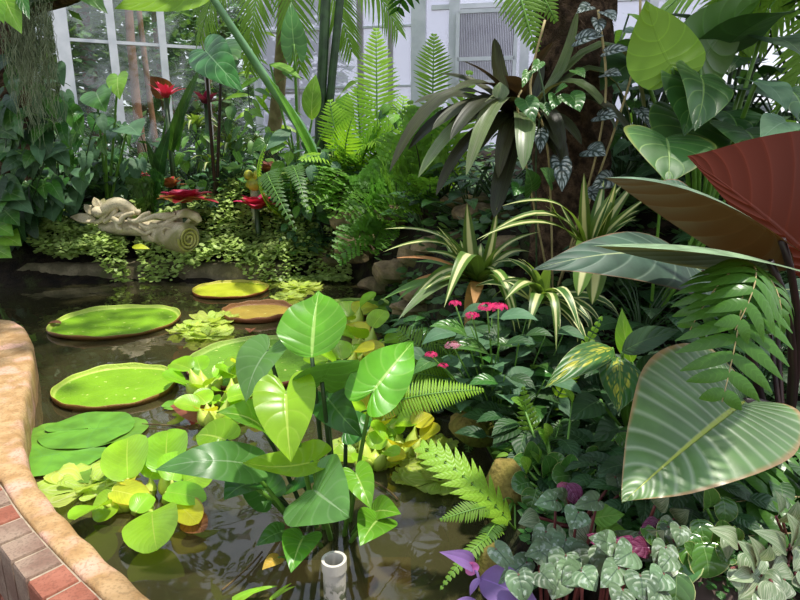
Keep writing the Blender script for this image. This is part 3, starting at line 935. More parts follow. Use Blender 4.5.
# ------------------------------------------------------------------ water lettuce
def lettuce(px, py, rpx, label, n=9, mat='lettuce', seed=0):
    rr_ = random.Random(seed); c = G(px, py, .004); r = S(rpx, c)
    rt = plant_root('water_lettuce', c, label, 'water lettuce', 'water lettuce rosettes')
    for ring, (k, f, tl) in enumerate(((n, 1, .1), (max(3, n - 4), .6, .42))):
        for i in range(k):
            a = 2 * PI * (i + .5 * ring) / k + rr_.uniform(-.2, .2)
            d = np.array([math.cos(a), math.sin(a), 0]); q = tl + rr_.uniform(-.1, .12)
            Ln = r * f * rr_.uniform(.85, 1.12)
            T = c + Ln * (d * math.cos(q) + np.array([0, 0, math.sin(q)]))
            lb = MB(); lb.add(*leaf_geo(c + d * r * .05, T, Ln * .78, nrm(np.array([0, 0, 1]) - d * math.sin(q)), 'lettuce', arch=-.05, fold=.1, wave=.04, wn=2, ns=10, nw=4))
            lb.build('leaf', LM[mat], rt)
    return rt


for i, (x, y, r, lb_) in enumerate([
 (86, 487, 44, 'pale green water lettuce between the kerb and the nearest hyacinth'),
 (108, 478, 30, 'water lettuce half hidden behind the nearest hyacinth leaves'),
 (52, 484, 13, 'tiny water lettuce touching the kerb'),
 (212, 322, 26, 'yellow-green water lettuce between the giant pads'), (190, 330, 22, 'water lettuce left of the olive brown pad'), (208, 336, 24, 'water lettuce floating just above the large mid green pad'),
 (224, 318, 16, 'little water lettuce touching the olive brown pad'),
 (300, 287, 22, 'grey-green water lettuce near the dark corner of the pond'), (318, 277, 22, 'farthest water lettuce, under the bank of creeping plants'), (288, 297, 18, 'water lettuce right of the small yellowish pad'), (266, 282, 18, 'water lettuce hugging the back bank beside the small pad'),
 (440, 480, 38, 'water lettuce crossed by the bold-lobed fern'), (418, 462, 24, 'water lettuce against the mossy rock'), (392, 446, 22, 'water lettuce right of the heart plant stems'), (436, 446, 22, 'water lettuce below the arching fern'), (408, 478, 18, 'small water lettuce in open water by the bank'), (384, 462, 18, 'small water lettuce beside the heart plant'),
 (352, 448, 22, 'water lettuce behind the hanging heart leaf'), (268, 400, 18, 'water lettuce at the front edge of the large pad'), (236, 420, 18, 'water lettuce among the small hyacinths')]):
    lettuce(x, y, r, lb_, 7 + i % 3, seed=i)

# ------------------------------------------------------------------ other things in the water
pv = NT('white_pipe'); oc = pv.obj()
sp3 = pv.n('ShaderNodeSeparateXYZ'); pv.l(oc, sp3.inputs[0])
n1 = pv.noise(34., oc, 5.)
c = pv.mix(pv.M('MULTIPLY', pv.ss(n1, .5, .56), pv.M('SUBTRACT', 1., pv.ss(sp3.outputs[2], .06, .14))), lin((206, 200, 186)), lin((92, 100, 70)))
pv.done(pv.princ(c, .45, .4, pv.bump(n1, .2, .003)))
pc = G(334, 600, .0); ptop = G(334, 559, .15)
pc = np.array([ptop[0], ptop[1], -.02])
pr_ = S(11.5, ptop)
b = MB(); n = 32
rings = [(1., -.25), (1., ptop[2] - .032), (1.1, ptop[2] - .03), (1.1, ptop[2]), (.84, ptop[2]), (.84, -.2)]
vs = [(pc[0] + pr_ * k * math.cos(2 * PI * j / n), pc[1] + pr_ * k * math.sin(2 * PI * j / n), z) for k, z in rings for j in range(n)]
b.add(vs, [(i * n + j, i * n + (j + 1) % n, (i + 1) * n + (j + 1) % n, (i + 1) * n + j) for i in range(len(rings) - 1) for j in range(n)])
b.build('standpipe', pv.m, None, loc=pc, smooth=False, label='white plastic overflow pipe stained with algae standing in the water', cat='pipe')

fl = MB(); B, T = G(218, 412, .03), G(170, 406, .05)
fl.add(*leaf_geo(B, T, S(30, B), (0, -.5, .9), 'ovate', arch=.1, fold=-.3, ns=12))
fl.build('fallen_leaf', LM['brown'], None, loc=B, label='reddish brown fallen leaf floating by the kerbside giant pad', cat='leaf')
# grass blades floating in front
gb = plant_root('floating_grass', G(238, 594, .0), 'loose bright green grass blades floating at the front of the pond', 'grass')
for (bx, by, tx, ty, w_) in [(232, 600, 278, 586, 7), (240, 598, 262, 588, 5), (270, 600, 292, 583, 4), (274, 598, 296, 586, 4), (236, 604, 256, 592, 6)]:
    B, T = G(bx, by, .005), G(tx, ty, .035); lb = MB(); lb.add(*leaf_geo(B, T, S(w_, B), (0, -.3, 1), 'blade', arch=.08, ns=8, nw=2)); lb.build('blade', LM['hyacinth'], gb)
# submerged stems and a brick-like ledge under the water
sb = MB(); q = G(388, 590, -.1)
sb.add(*box_geo(q + np.array([-.06, 0, 0]), q + np.array([.07, .0, 0]), (0, 0, 1), .22, .06))
sb.build('sunken_block', plain('sunken_brick', (150, 116, 62), (120, 92, 50), 9, .8), None, loc=q, smooth=False, label='tan block lying under the water right of the white pipe', cat='block')
for i, (x0, y0, x1, y1, lb_) in enumerate([(142, 424, 186, 428, 'thin brown stem floating between lily pads and hyacinth'), (370, 480, 398, 500, 'dark twig floating right of the heart plant'), (222, 590, 262, 552, 'thin twig floating left of the white pipe')]):
    t = MB(); A, B = G(x0, y0, .008), G(x1, y1, .008); t.add(*tube_geo(bez(A, B, (.01, 0, .004), 7), .003, 5))
    t.build('twig', plain('twig_brown', (120, 100, 60), (80, 64, 40), 20, .8), None, loc=A, label=lb_, cat='twig')
# ------------------------------------------------------------------ right bank: materials
LM['philo'] = leafmat('philodendron_leaf', (92, 132, 72), back=(80, 92, 44), vein=(176, 194, 160), nv=24, slant=1.1, vstr=.5, vw=.45, mid=.045, midc=(170, 190, 72), edge=(170, 140, 90), ew=.1, rough=.36, trans=.18, bump=.7, spec=.6, var=.1, noise=.2)
LM['philo_grey'] = leafmat('philodendron_grey_leaf', (62, 86, 70), back=(96, 72, 40), vein=(130, 150, 130), nv=14, slant=1.2, vstr=.35, vw=.2, mid=.05, midc=(150, 166, 120), edge=(120, 90, 60), ew=.06, rough=.5, trans=.1, bump=.5, spec=.25, var=.1)
LM['philo_red'] = leafmat('philodendron_red_back_leaf', (96, 116, 92), back=(84, 30, 11), vein=(120, 76, 50), nv=15, slant=1.2, vstr=.3, vw=.3, mid=.05, edge=(96, 34, 26), ew=.05, rough=.34, trans=.07, bump=.4, spec=.15, var=.05, tcol=(150, 44, 16))
LM['philo_bronze'] = leafmat('philodendron_bronze_back_leaf', (120, 148, 118), back=(72, 52, 28), vein=(150, 166, 140), nv=13, slant=1.5, vstr=.4, vw=.25, mid=.05, rough=.34, trans=.14, bump=.6, spec=.5, var=.05, tcol=(90, 56, 18))
LM['philo_olive'] = leafmat('philodendron_olive_back_leaf', (140, 172, 130), back=(62, 66, 26), vein=(150, 170, 140), nv=13, slant=1.5, vstr=.4, vw=.25, mid=.05, rough=.36, trans=.14, bump=.6, spec=.5, var=.05, tcol=(100, 90, 20))
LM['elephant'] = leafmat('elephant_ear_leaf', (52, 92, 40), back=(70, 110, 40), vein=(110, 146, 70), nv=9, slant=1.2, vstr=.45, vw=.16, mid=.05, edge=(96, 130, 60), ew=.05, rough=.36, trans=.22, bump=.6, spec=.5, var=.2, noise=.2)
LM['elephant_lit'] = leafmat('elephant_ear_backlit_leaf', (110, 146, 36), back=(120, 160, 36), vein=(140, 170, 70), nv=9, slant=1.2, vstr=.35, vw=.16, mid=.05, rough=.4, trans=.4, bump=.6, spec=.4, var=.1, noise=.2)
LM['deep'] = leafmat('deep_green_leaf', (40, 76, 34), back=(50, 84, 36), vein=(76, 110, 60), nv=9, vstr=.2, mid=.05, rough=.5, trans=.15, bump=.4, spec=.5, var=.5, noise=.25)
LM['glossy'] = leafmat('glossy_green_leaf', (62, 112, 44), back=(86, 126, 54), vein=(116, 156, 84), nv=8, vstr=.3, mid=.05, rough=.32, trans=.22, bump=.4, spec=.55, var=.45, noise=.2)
LM['fresh'] = leafmat('fresh_green_leaf', (112, 166, 50), back=(120, 170, 60), vein=(160, 196, 100), nv=8, vstr=.3, mid=.05, rough=.4, trans=.35, bump=.4, spec=.4, var=.35, noise=.2)
LM['bluegreen'] = leafmat('blue_green_leaf', (82, 118, 84), back=(90, 126, 92), vein=(104, 136, 104), nv=7, vstr=.2, mid=.05, rough=.58, trans=.2, bump=.3, spec=.3, var=.35, noise=.2)
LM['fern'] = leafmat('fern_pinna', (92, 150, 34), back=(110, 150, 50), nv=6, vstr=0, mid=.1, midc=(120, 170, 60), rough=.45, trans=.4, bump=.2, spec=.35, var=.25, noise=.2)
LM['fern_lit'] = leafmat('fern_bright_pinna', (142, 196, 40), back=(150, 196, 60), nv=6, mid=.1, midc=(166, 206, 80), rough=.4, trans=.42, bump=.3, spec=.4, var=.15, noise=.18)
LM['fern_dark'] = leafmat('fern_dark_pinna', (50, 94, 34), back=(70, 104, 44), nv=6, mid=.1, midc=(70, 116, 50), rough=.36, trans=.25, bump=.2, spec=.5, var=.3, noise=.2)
LM['fern_gloss'] = leafmat('fern_glossy_pinna', (66, 130, 24), back=(76, 120, 44), nv=7, vstr=0, mid=.1, midc=(110, 156, 70), rough=.3, trans=.3, bump=.08, spec=.4, var=.2, noise=.2)
LM['stripe'] = leafmat('white_striped_strap', (86, 122, 40), back=(110, 140, 60), nv=1, vstr=0, mid=0.001, mode='center', c2=(226, 226, 160), amt=.36, rough=.4, trans=.3, bump=.15, spec=.45, var=.25, noise=.2)
LM['margin'] = leafmat('cream_margined_strap', (72, 112, 50), back=(110, 140, 70), nv=1, vstr=0, mid=0.001, mode='margin', c2=(220, 222, 160), amt=.62, rough=.4, trans=.3, bump=.15, spec=.45, var=.25, noise=.2)
LM['strap'] = leafmat('green_strap', (96, 140, 60), back=(116, 150, 70), nv=1, vstr=0, mid=.04, rough=.4, trans=.28, bump=.15, spec=.45, var=.3, noise=.2)
LM['tan_strap'] = leafmat('tan_dry_strap', (206, 152, 92), back=(190, 140, 90), nv=1, vstr=0, mid=.001, rough=.6, trans=.3, bump=.3, var=.2, noise=.3)
LM['bromel'] = leafmat('dark_bromeliad_strap', (50, 48, 32), back=(66, 50, 38), nv=1, vstr=0, mid=.001, mode='stripe', c2=(72, 88, 46), amt=.6, rough=.42, trans=.12, bump=.15, spec=.35, var=.6, noise=.3)
LM['bromel_pale'] = leafmat('pale_bromeliad_strap', (92, 118, 62), back=(110, 112, 76), nv=1, vstr=0, mid=.001, mode='stripe', c2=(140, 136, 116), amt=.5, rough=.36, trans=.22, bump=.15, spec=.5, var=.2, noise=.25)
LM['silver'] = leafmat('silver_veined_leaf', (54, 70, 60), back=(110, 70, 84), vein=(40, 58, 50), nv=8, slant=1.4, vstr=.6, vw=.3, mid=.05, midc=(50, 66, 56), mode='silver', c2=(166, 178, 176), amt=.85, rough=.34, trans=.12, bump=.8, spec=.5, var=.25, noise=.2)
LM['peper'] = leafmat('silver_ribbed_leaf', (98, 124, 88), back=(120, 70, 90), vein=(66, 96, 66), nv=6, slant=1.5, vstr=.14, vw=.5, mid=.06, midc=(70, 92, 70), mode='spots', c2=(176, 190, 174), amt=.55, rough=.42, trans=.15, bump=.45, spec=.4, var=.55, noise=.35)
LM['obtus'] = leafmat('round_waxy_leaf', (70, 118, 48), back=(120, 150, 90), vein=(120, 160, 90), nv=5, slant=1., vstr=.15, mid=.03, edge=(196, 206, 130), ew=.07, rough=.18, trans=.2, bump=.3, spec=.7, var=.25, noise=.2)
LM['trad'] = leafmat('striped_wandering_leaf', (110, 134, 92), back=(126, 60, 96), nv=1, vstr=0, mid=.001, mode='stripe', c2=(196, 202, 172), amt=.6, rough=.36, trans=.18, bump=.3, spec=.55, var=.3, noise=.2)
LM['purple'] = leafmat('purple_heart_leaf', (132, 102, 156), back=(126, 70, 160), nv=1, vstr=0, mid=.05, midc=(156, 116, 190), rough=.45, trans=.22, bump=.2, spec=.4, var=.2, noise=.15, tcol=(150, 90, 160))
LM['maroon'] = leafmat('maroon_leaf', (110, 32, 72), back=(110, 30, 70), vein=(150, 80, 120), nv=7, slant=1., vstr=.4, mid=.05, mode='stripe', c2=(156, 96, 130), amt=.6, rough=.34, trans=.2, bump=.5, spec=.5, var=.3)
LM['aglao'] = leafmat('yellow_feathered_leaf', (60, 110, 44), back=(80, 120, 60), vein=(50, 94, 50), nv=8, slant=1.8, vstr=.2, mid=.05, midc=(150, 176, 60), mode='blotch', c2=(206, 204, 66), amt=.9, edge=(140, 160, 96), ew=.06, rough=.4, trans=.2, bump=.5, spec=.6, var=.15, noise=.2)
LM['pink'] = leafmat('pink_petal', (232, 36, 110), back=(226, 60, 120), nv=2, vstr=0, mid=.05, rough=.5, trans=.35, bump=.1, spec=.3, var=.3, noise=.1, tcol=(255, 60, 140))
LM['palepink'] = leafmat('faded_pink_petal', (196, 120, 150), back=(196, 130, 150), nv=2, vstr=0, mid=.05, rough=.5, trans=.35, bump=.1, var=.3)
LM['red'] = leafmat('red_bromeliad_leaf', (216, 46, 88), back=(190, 60, 70), nv=1, vstr=0, mid=.001, mode='stripe', c2=(226, 96, 110), amt=.5, rough=.35, trans=.3, bump=.2, spec=.5, var=.25, noise=.2, tcol=(214, 40, 70))
LM['redtip'] = leafmat('red_and_green_leaf', (150, 150, 70), back=(170, 100, 70), nv=1, vstr=0, mid=.001, mode='center', c2=(206, 50, 60), amt=.6, rough=.38, trans=.3, bump=.2, spec=.45, var=.3)
LM['stem_dark'] = plain('stem_dark_purple', (52, 30, 30), (34, 20, 22), 8, .4, .1, spec=.5)
LM['stem_red'] = plain('stem_reddish', (120, 66, 60), (96, 50, 50), 12, .5, .1)
LM['stem_tan'] = plain('stem_tan', (180, 164, 116), (150, 134, 90), 12, .6, .1)
bark = plain('fibrous_bark', (104, 84, 66), (52, 41, 33), 22, .95, 1., .03, .1, c3=(60, 50, 36), fine=120)
rockm = plain('limestone', (140, 122, 92), (92, 80, 58), 7, .9, .7, .02, .2, c3=(92, 90, 56), fine=60)
rockmoss = plain('mossy_rock', (120, 112, 50), (150, 128, 74), 7, .9, .8, .02, .2, c3=(90, 100, 34), fine=70)


def fern_plant(name, base, fronds, mat, label, cat='fern', rmat=None, group=None, **kw):
    """fronds: (base px,py,Y or None, tip px,py,Y, width px, normal, extra)"""
    rt = plant_root(name, base, label, cat, group)
    for fr_ in fronds:
        bq, tq, wp, nn = fr_[:4]; ex = dict(kw)
        if len(fr_) > 4: ex.update(fr_[4])
        B = np.asarray(base, float) if bq is None else (P(*bq) if not isinstance(bq, np.ndarray) else bq)
        T = P(*tq) if not isinstance(tq, np.ndarray) else tq
        m_ = ex.pop('mat', mat)
        W = S(wp, (B + T) / 2)
        gm, rp_ = frond_geo(B, T, W, NRM.get(nn, nn) if isinstance(nn, str) else nn, **ex)
        b = MB(); b.add(*gm); f = b.build('frond', LM[m_], rt)
        t = MB(); t.add(*tube_geo(rp_, [S(1.1, B), S(.5, T)], 5)); t.build('rachis', rmat or LM['petiole'], f)
        if bq is not None and np.linalg.norm(B - np.asarray(base)) > .03:
            petiole(f, base, B, S(1.1, B), rmat or LM['petiole'], (0, 0, .02), name='stalk')
    return rt


def strap_plant(name, base, leaves, label, cat, mat, group=None, extra=0, wk=1., seed=0, **kw):
    """leaves: (tip px,py,Y, width px, arch, mat?) all from the base"""
    rt = plant_root(name, base, label, cat, group)
    base = np.asarray(base, float)
    rr_ = random.Random(seed + 17); leaves = [tuple(l_) for l_ in leaves]
    for k in range(extra):
        l_ = leaves[rr_.randrange(len(leaves))]
        leaves.append((l_[0] + rr_.uniform(-26, 26), l_[1] + rr_.uniform(-6, 30), l_[2] + rr_.uniform(-.05, .25), l_[3], l_[4] + rr_.uniform(0, .15)) + tuple(l_[5:]))
    for lf in leaves:
        tx, ty, tY, wp, ar_ = lf[:5]; m_ = lf[5] if len(lf) > 5 else mat; ex = dict(ns=14, nw=3, shape='blade', fold=.15, wave=.0, skew=1.)
        ex.update(kw)
        if len(lf) > 6: ex.update(lf[6])
        T = P(tx, ty, tY)
        d = nrm((T - base) * np.array([1, 1, 0])) * .02
        B = base + d
        N = nrm(np.array([0, -.35, 1]))
        b = MB(); b.add(*leaf_geo(B, T, S(wp * wk, (B + T) / 2), N, arch=ar_, **ex)); b.build('leaf', LM[m_], rt)
    return rt


def spread(name, base, n, rad, hgt, lw, shape, mat, label, cat, seed=0, group=None, pr=.004, smat=None, lmin=.7, tip_drop=.3, arc=(0, 360), one=False, stemlen=1., **geo):
    """a leafy clump: n stalked leaves spreading from the base to all sides"""
    rr_ = random.Random(seed); rt = plant_root(name, base, label, cat, group); base = np.asarray(base, float)
    mats = mat if isinstance(mat, (list, tuple)) else [mat]
    for i in range(n):
        a = math.radians(arc[0] + (arc[1] - arc[0]) * ((i * .618) % 1)) + rr_.uniform(-.15, .15)
        k = rr_.uniform(.25, 1.) ** .7
        d = np.array([math.cos(a), math.sin(a), 0])
        h_ = hgt * (1.05 - .75 * k * k) * rr_.uniform(.75, 1.1)
        B = base + d * rad * k * stemlen + np.array([0, 0, h_])
        L = lw[0] * rr_.uniform(lmin, 1.15)
        dd = nrm(d + np.array([rr_.uniform(-.4, .4), rr_.uniform(-.4, .4), -tip_drop + rr_.uniform(-.25, .35)]))
        N = nrm(np.array([d[0] * .35, d[1] * .35 - .25, 1]))
        b = MB(); b.add(*leaf_geo(B, B + dd * L, L * lw[1] * rr_.uniform(.85, 1.1), N, shape, **dict(dict(ns=8, nw=3, arch=.12, fold=.12), **geo)))
        lf = b.build('leaf', LM[mats[i % len(mats)]], rt)
        if pr > 0: petiole(lf, base, B, [pr * 1.3, pr * .8], smat or LM['petiole_dark'], d * (-.1 * rad) + np.array([0, 0, .1 * h_]), n=5)
    return rt


def twiggy(name, base, stems, leaf, mat, label, cat, seed=0, group=None, n=10, smat=None, shape='ovate', tipn=3, pr=.004, **geo):
    """branching stems (px, py, Y tips) with leaves set along them"""
    rr_ = random.Random(seed); rt = plant_root(name, base, label, cat, group); base = np.asarray(base, float)
    mats = mat if isinstance(mat, (list, tuple)) else [mat]
    c = 0
    for s_ in stems:
        T = P(*s_) if not isinstance(s_, np.ndarray) else s_
        pts = bez(base, T, (rr_.uniform(-.03, .03), rr_.uniform(-.03, .03), .05), 8)
        t = MB(); t.add(*tube_geo(pts, [pr, pr * .5], 5)); st = t.build('stem', smat or LM['petiole'], rt)
        for i in range(n):
            q = .3 + .7 * (i + 1) / n
            p = np.array([np.interp(q, np.linspace(0, 1, 8), [w_[k] for w_ in pts]) for k in range(3)])
            a = i * 2.4 + rr_.uniform(-.4, .4); d = np.array([math.cos(a), math.sin(a), rr_.uniform(-.35, .35)])
            L = leaf[0] * rr_.uniform(.7, 1.15)
            dd = nrm(d); B = p + dd * L * .22
            b = MB(); b.add(*leaf_geo(B, B + dd * L, L * leaf[1], nrm(np.array([0, -.3, 1])), shape, **dict(dict(ns=8, nw=3, arch=.12, fold=.15), **geo)))
            b.add(*tube_geo([p, B], pr * .4, 4))
            b.build('leaf', LM[mats[c % len(mats)]], rt); c += 1
    return rt


def carpet(name, mat, label, cat, region, n, size, lift, seed=0, hfun=None, shape_k=.7, jit=.4):
    """a mat of tiny leaves nobody could count: one object"""
    rr_ = random.Random(seed); b = MB(); k = 0; pts = []
    while k < n:
        px, py, Y = region(rr_); p = P(px, py, Y)
        pts.append((p[0], p[1])); k += 1
    zs = terr([p[0] for p in pts], [p[1] for p in pts])
    for (x, y), z in zip(pts, zs):
        zz = z + (hfun(x, y) if hfun else 0) + lift * rr_.random()
        L = size * rr_.uniform(.6, 1.3); a = rr_.uniform(0, 6.28)
        d = nrm([math.cos(a), math.sin(a), rr_.uniform(-jit, jit * 1.2)]); s_ = nrm(np.cross((rr_.uniform(-.5, .5), rr_.uniform(-.9, .1), 1), d))
        c = np.array([x, y, max(zz, .03)])
        tiny_leaf(b, c, d, s_, L, shape_k)
    return b.build(name, LM[mat], None, smooth=False, label=label, cat=cat, kind='stuff')


# ------------------------------------------------------------------ rocks of the little cascade
RK = [(444, 246, 3.8, 42, 20, 'flat limestone block at the top of the cascade'), (486, 214, 3.7, 46, 14, 'long limestone slab under the dark bromeliad'), (470, 200, 4.0, 40, 12, 'topmost limestone slab by the tree trunk'), (418, 254, 4.2, 26, 18, 'pinkish limestone block left of the cream-striped straps'),
      (352, 222, 5.35, 26, 14, 'limestone block behind the feathery fern'), (357, 246, 5.25, 30, 22, 'limestone block in shade above the dark corner'), (330, 258, 5.6, 24, 16, 'small dark limestone block by the creeping plants'), (398, 272, 4.5, 34, 20, 'wet limestone block at the water corner'), (428, 292, 3.4, 36, 14, 'limestone slab behind the long pale strap leaf'), (415, 306, 3.45, 40, 12, 'low limestone slab above the pond edge'), (520, 250, 3.2, 40, 20, 'limestone block behind the striped strap leaves'), (378, 286, 4.95, 26, 12, 'wet dark stone at the waterline'), (392, 216, 4.9, 26, 14, 'limestone block among the feathery fronds')]
for i, (x, y, Y, rx, rz, lb_) in enumerate(RK):
    c = P(x, y, Y); r = S(.82, c)
    b = MB(); b.add(*blob_geo(c, (rx * r, rx * r * .8, rz * r), 9, .62, i + 2)); b.build('rock', rockm, None, loc=c, label=lb_, cat='rock', group='limestone rocks of the cascade', smooth=False)
for i, (x, y, Y, rx, rz, lb_) in enumerate([(508, 496, 1.55, 24, 50, 'mossy yellow rock at the water edge beside the bold-lobed fern'), (476, 424, 2.02, 30, 20, 'dark mossy rock under the pink-flowered shrub'), (498, 566, 1.3, 22, 22, 'mossy rock at the front edge behind the purple leaves'), (505, 590, 1.2, 26, 12, 'tan rock at the bottom edge beside the purple leaves'), (700, 592, 1.13, 38, 10, 'smooth grey-brown rock at the bottom right under the round waxy leaves')]):
    c = P(x, y, Y); r = S(1, c)
    b = MB(); b.add(*blob_geo(c, (rx * r, rx * r, rz * r), 10, .42, i + 40)); b.build('rock', rockmoss if i < 4 else plain('grey_rock', (112, 92, 84), (92, 76, 70), 8, .7), None, loc=c, label=lb_, cat='rock')

# ------------------------------------------------------------------ great red-backed philodendron
R0 = onground(790, 440, 1.62)
gp = plant_root('philodendron', R0, 'huge philodendron at the right with red-backed leaves and one broad ribbed leaf', 'plant')
RA = (.18, 1.0)
BIG = [  # base, tip, width, normal
 ((745, 401, 1.42, 621, 504, 1.12, 196, (-.12, -.62, .78)), dict(mat='philo', arch=.06, fold=.10, ns=30, nw=10, wave=.02, asym=(.95, .68))),
 ((836, 290, 1.62, 687, 156, 1.46, 226, (-.25, .95, .0)), dict(mat='philo_red', shape='ovate', arch=-.05, fold=.03, ns=28, nw=8, asym=RA)),
 ((782, 240, 1.38, 604, 178, 1.16, 96, (.1, .68, .72)), dict(mat='philo_bronze', arch=.10, fold=.02, ns=26, nw=8, asym=(1.25, .42), bend=(0, -1.0))),
 ((770, 262, 1.34, 590, 246, 1.02, 150, (.03, .34, .95)), dict(mat='philo_olive', arch=.03, fold=.02, ns=26, nw=8, asym=(1.25, .5), bend=(0, -.45))),
 ((702, 272, 1.62, 532, 270, 1.40, 86, (.0, -.62, .8)), dict(mat='philo_grey', arch=.12, fold=-.18, ns=24, nw=8)),
]
SM = [(.0, .0), (.03, .02), (-.02, .0), (-.03, -.02), (-.04, .04)]
for (sp_, ex), (dx, dy) in zip(BIG, SM):
    ex = dict(ex)
    lf = pxleaf(gp, sp_ + (ex,), 'cordate', 'philo', stem=False)
    B = P(*sp_[:3])
    petiole(lf, R0 + np.array([dx, dy, 0]), B, [.014, .009], LM['stem_dark'], (.05, .02, .05))
# lower dark side leaves of the same plant, right edge
for sp_ in [(775, 290, 1.75, 830, 300, 1.6, 60, (0, -.6, .8)), (770, 330, 1.7, 815, 345, 1.55, 44, (0, -.6, .8)), (700, 205, 1.9, 640, 196, 1.9, 50, (0, -.6, .8))]:
    pxleaf(gp, sp_, 'ovate', 'philo_grey', stem_from=R0, pr=.006, stem_mat=LM['stem_dark'], ns=16, nw=5)

# ------------------------------------------------------------------ hanging glossy fern in front of it
fern_plant('hanging_fern', P(744, 262, 1.32), [
 (None, (722, 402, 1.12), 110, (-.25, -.75, .5), dict(n=9, arch=.14, ang=8, droop=.35, seg=5, curl=.1)),
 (None, (780, 330, 1.2), 80, (.3, -.6, .6), dict(n=7, arch=.2, ang=10, droop=.35, seg=5, curl=.2)),
 (None, (690, 330, 1.25), 80, (-.4, -.6, .6), dict(n=7, arch=.2, ang=10, droop=.35, seg=5, curl=.2)),
 (None, (735, 330, 1.12), 90, (.0, -.8, .5), dict(n=7, arch=.2, ang=10, droop=.4, seg=5, curl=.2)),
], 'fern_gloss', 'glossy fern hanging over the broad ribbed leaf', rmat=LM['stem_tan'], prof='mid')
gf = fern_plant('glossy_fern', onground(850, 500, 1.45), [
 ((856, 508, 1.40), (704, 508, 1.34), 96, (0, -.45, .9), dict(n=9, arch=.12, ang=5, droop=.2, seg=5)),
 (None, (742, 488, 1.42), 90, (.0, -.6, .8), dict(n=9, arch=.2, ang=5, droop=.2, seg=5)),
 ((856, 548, 1.26), (748, 536, 1.22), 80, (.0, -.6, .8), dict(n=7, arch=.2, ang=5, droop=.2, seg=5))],
 'fern_gloss', 'glossy fern with wavy broad pinnae low at the right edge', rmat=LM['stem_tan'], prof='mid')

# ------------------------------------------------------------------ elephant ears, upper right
R1 = onground(700, 230, 2.7)
ee = plant_root('elephant_ear', R1, 'big green elephant ear plant with one yellow-green backlit leaf, upper right', 'plant')
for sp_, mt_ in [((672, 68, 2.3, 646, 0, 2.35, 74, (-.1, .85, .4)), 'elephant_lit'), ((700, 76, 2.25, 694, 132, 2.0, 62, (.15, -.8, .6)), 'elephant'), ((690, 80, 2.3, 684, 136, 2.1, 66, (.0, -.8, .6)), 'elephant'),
              ((700, 66, 2.4, 762, -6, 2.4, 84, (.1, .7, .6)), 'elephant'), ((722, 52, 2.5, 800, 10, 2.2, 90, (0, -.3, .95)), 'deep'), ((690, 120, 2.3, 668, 182, 2.1, 84, (0, -.75, .65)), 'elephant'), ((724, 112, 2.4, 740, 140, 2.2, 60, (0, -.6, .8)), 'elephant'),
              ((756, 82, 2.2, 786, 112, 2.0, 46, (.1, -.6, .8)), 'bluegreen'), ((760, 40, 2.6, 806, 60, 2.3, 80, (0, -.2, .95)), 'deep'), ((740, 90, 2.6, 800, 110, 2.4, 70, (0, -.3, .9)), 'deep'), ((640, 60, 2.7, 600, 90, 2.6, 60, (0, -.5, .9)), 'deep')]:
    pxleaf(ee, sp_, 'cordate', mt_, stem_from=R1, pr=.008, sag=(0, 0, .05), ns=20, nw=6, arch=.1, fold=.12, wave=.02)
R2 = onground(660, 230, 2.4)
le = plant_root('elephant_ear', R2, 'lower elephant ear leaf with pale veins and a yellowing edge behind the bronze leaf', 'plant')
LM['elephant_vein'] = leafmat('elephant_ear_veined_leaf', (64, 112, 48), back=(70, 110, 40), vein=(140, 176, 96), nv=7, slant=1.2, vstr=.6, vw=.12, mid=.04, edge=(126, 140, 56), ew=.12, rough=.5, trans=.22, bump=.6, var=.1, noise=.2)
pxleaf(le, (666, 138, 2.15, 668, 184, 1.95, 92, (0, -.7, .7)), 'cordate', 'elephant_vein', stem_from=R2, ns=20, nw=6)
pxleaf(le, (745, 130, 2.2, 760, 165, 2.0, 80, (0, -.7, .7)), 'cordate', 'elephant', stem_from=R2, ns=20, nw=6)
pxleaf(le, (790, 90, 2.2, 806, 130, 2.0, 60, (0, -.7, .7)), 'cordate', 'elephant', stem_from=R2, ns=20, nw=6)
pxleaf(le, (786, 122, 1.9, 760, 140, 1.8, 40, (0, -.5, .8)), 'cordate', 'bluegreen', stem_from=R2, ns=16, nw=5)

# ------------------------------------------------------------------ tree fern: shaggy trunk and crown above the frame
tb = onground(574, 190, 3.0)
tf = plant_root('tree_fern', tb, 'tree fern with a thick shaggy brown trunk', 'tree')
tp = bez(tb + np.array([0, 0, -.1]), P(577, -90, 2.9), (0, 0, 0), 30)
b = MB(); vs, fs, uv = tube_geo(tp, [.185, .165, .16, .16], 28)
vs = [np.array(v) + (np.array(v) - tp[min(i // 28, 29)]) * random.uniform(-.12, .16) for i, v in enumerate(vs)]
b.add(vs, fs, uv); b.build('trunk', bark, tf)
rf = MB()
rr_ = random.Random(4)
for i in range(1500):       # shaggy root fibres
    t_ = rr_.random(); a = rr_.uniform(0, 6.28); c = np.array([np.interp(t_, np.linspace(0, 1, 30), [q[k] for q in tp]) for k in range(3)])
    d = np.array([math.cos(a), math.sin(a), 0]); p = c + d * .155; s_ = np.array([-d[1], d[0], 0])
    q = p + d * rr_.uniform(.01, .04) + s_ * rr_.uniform(-.04, .04) + np.array([0, 0, rr_.uniform(-.06, .03)])
    rf.add([p - s_ * .005, p + s_ * .005, q], [(0, 1, 2)])
rf.build('root_fibres', bark, tf, smooth=False)
top = tp[-1]
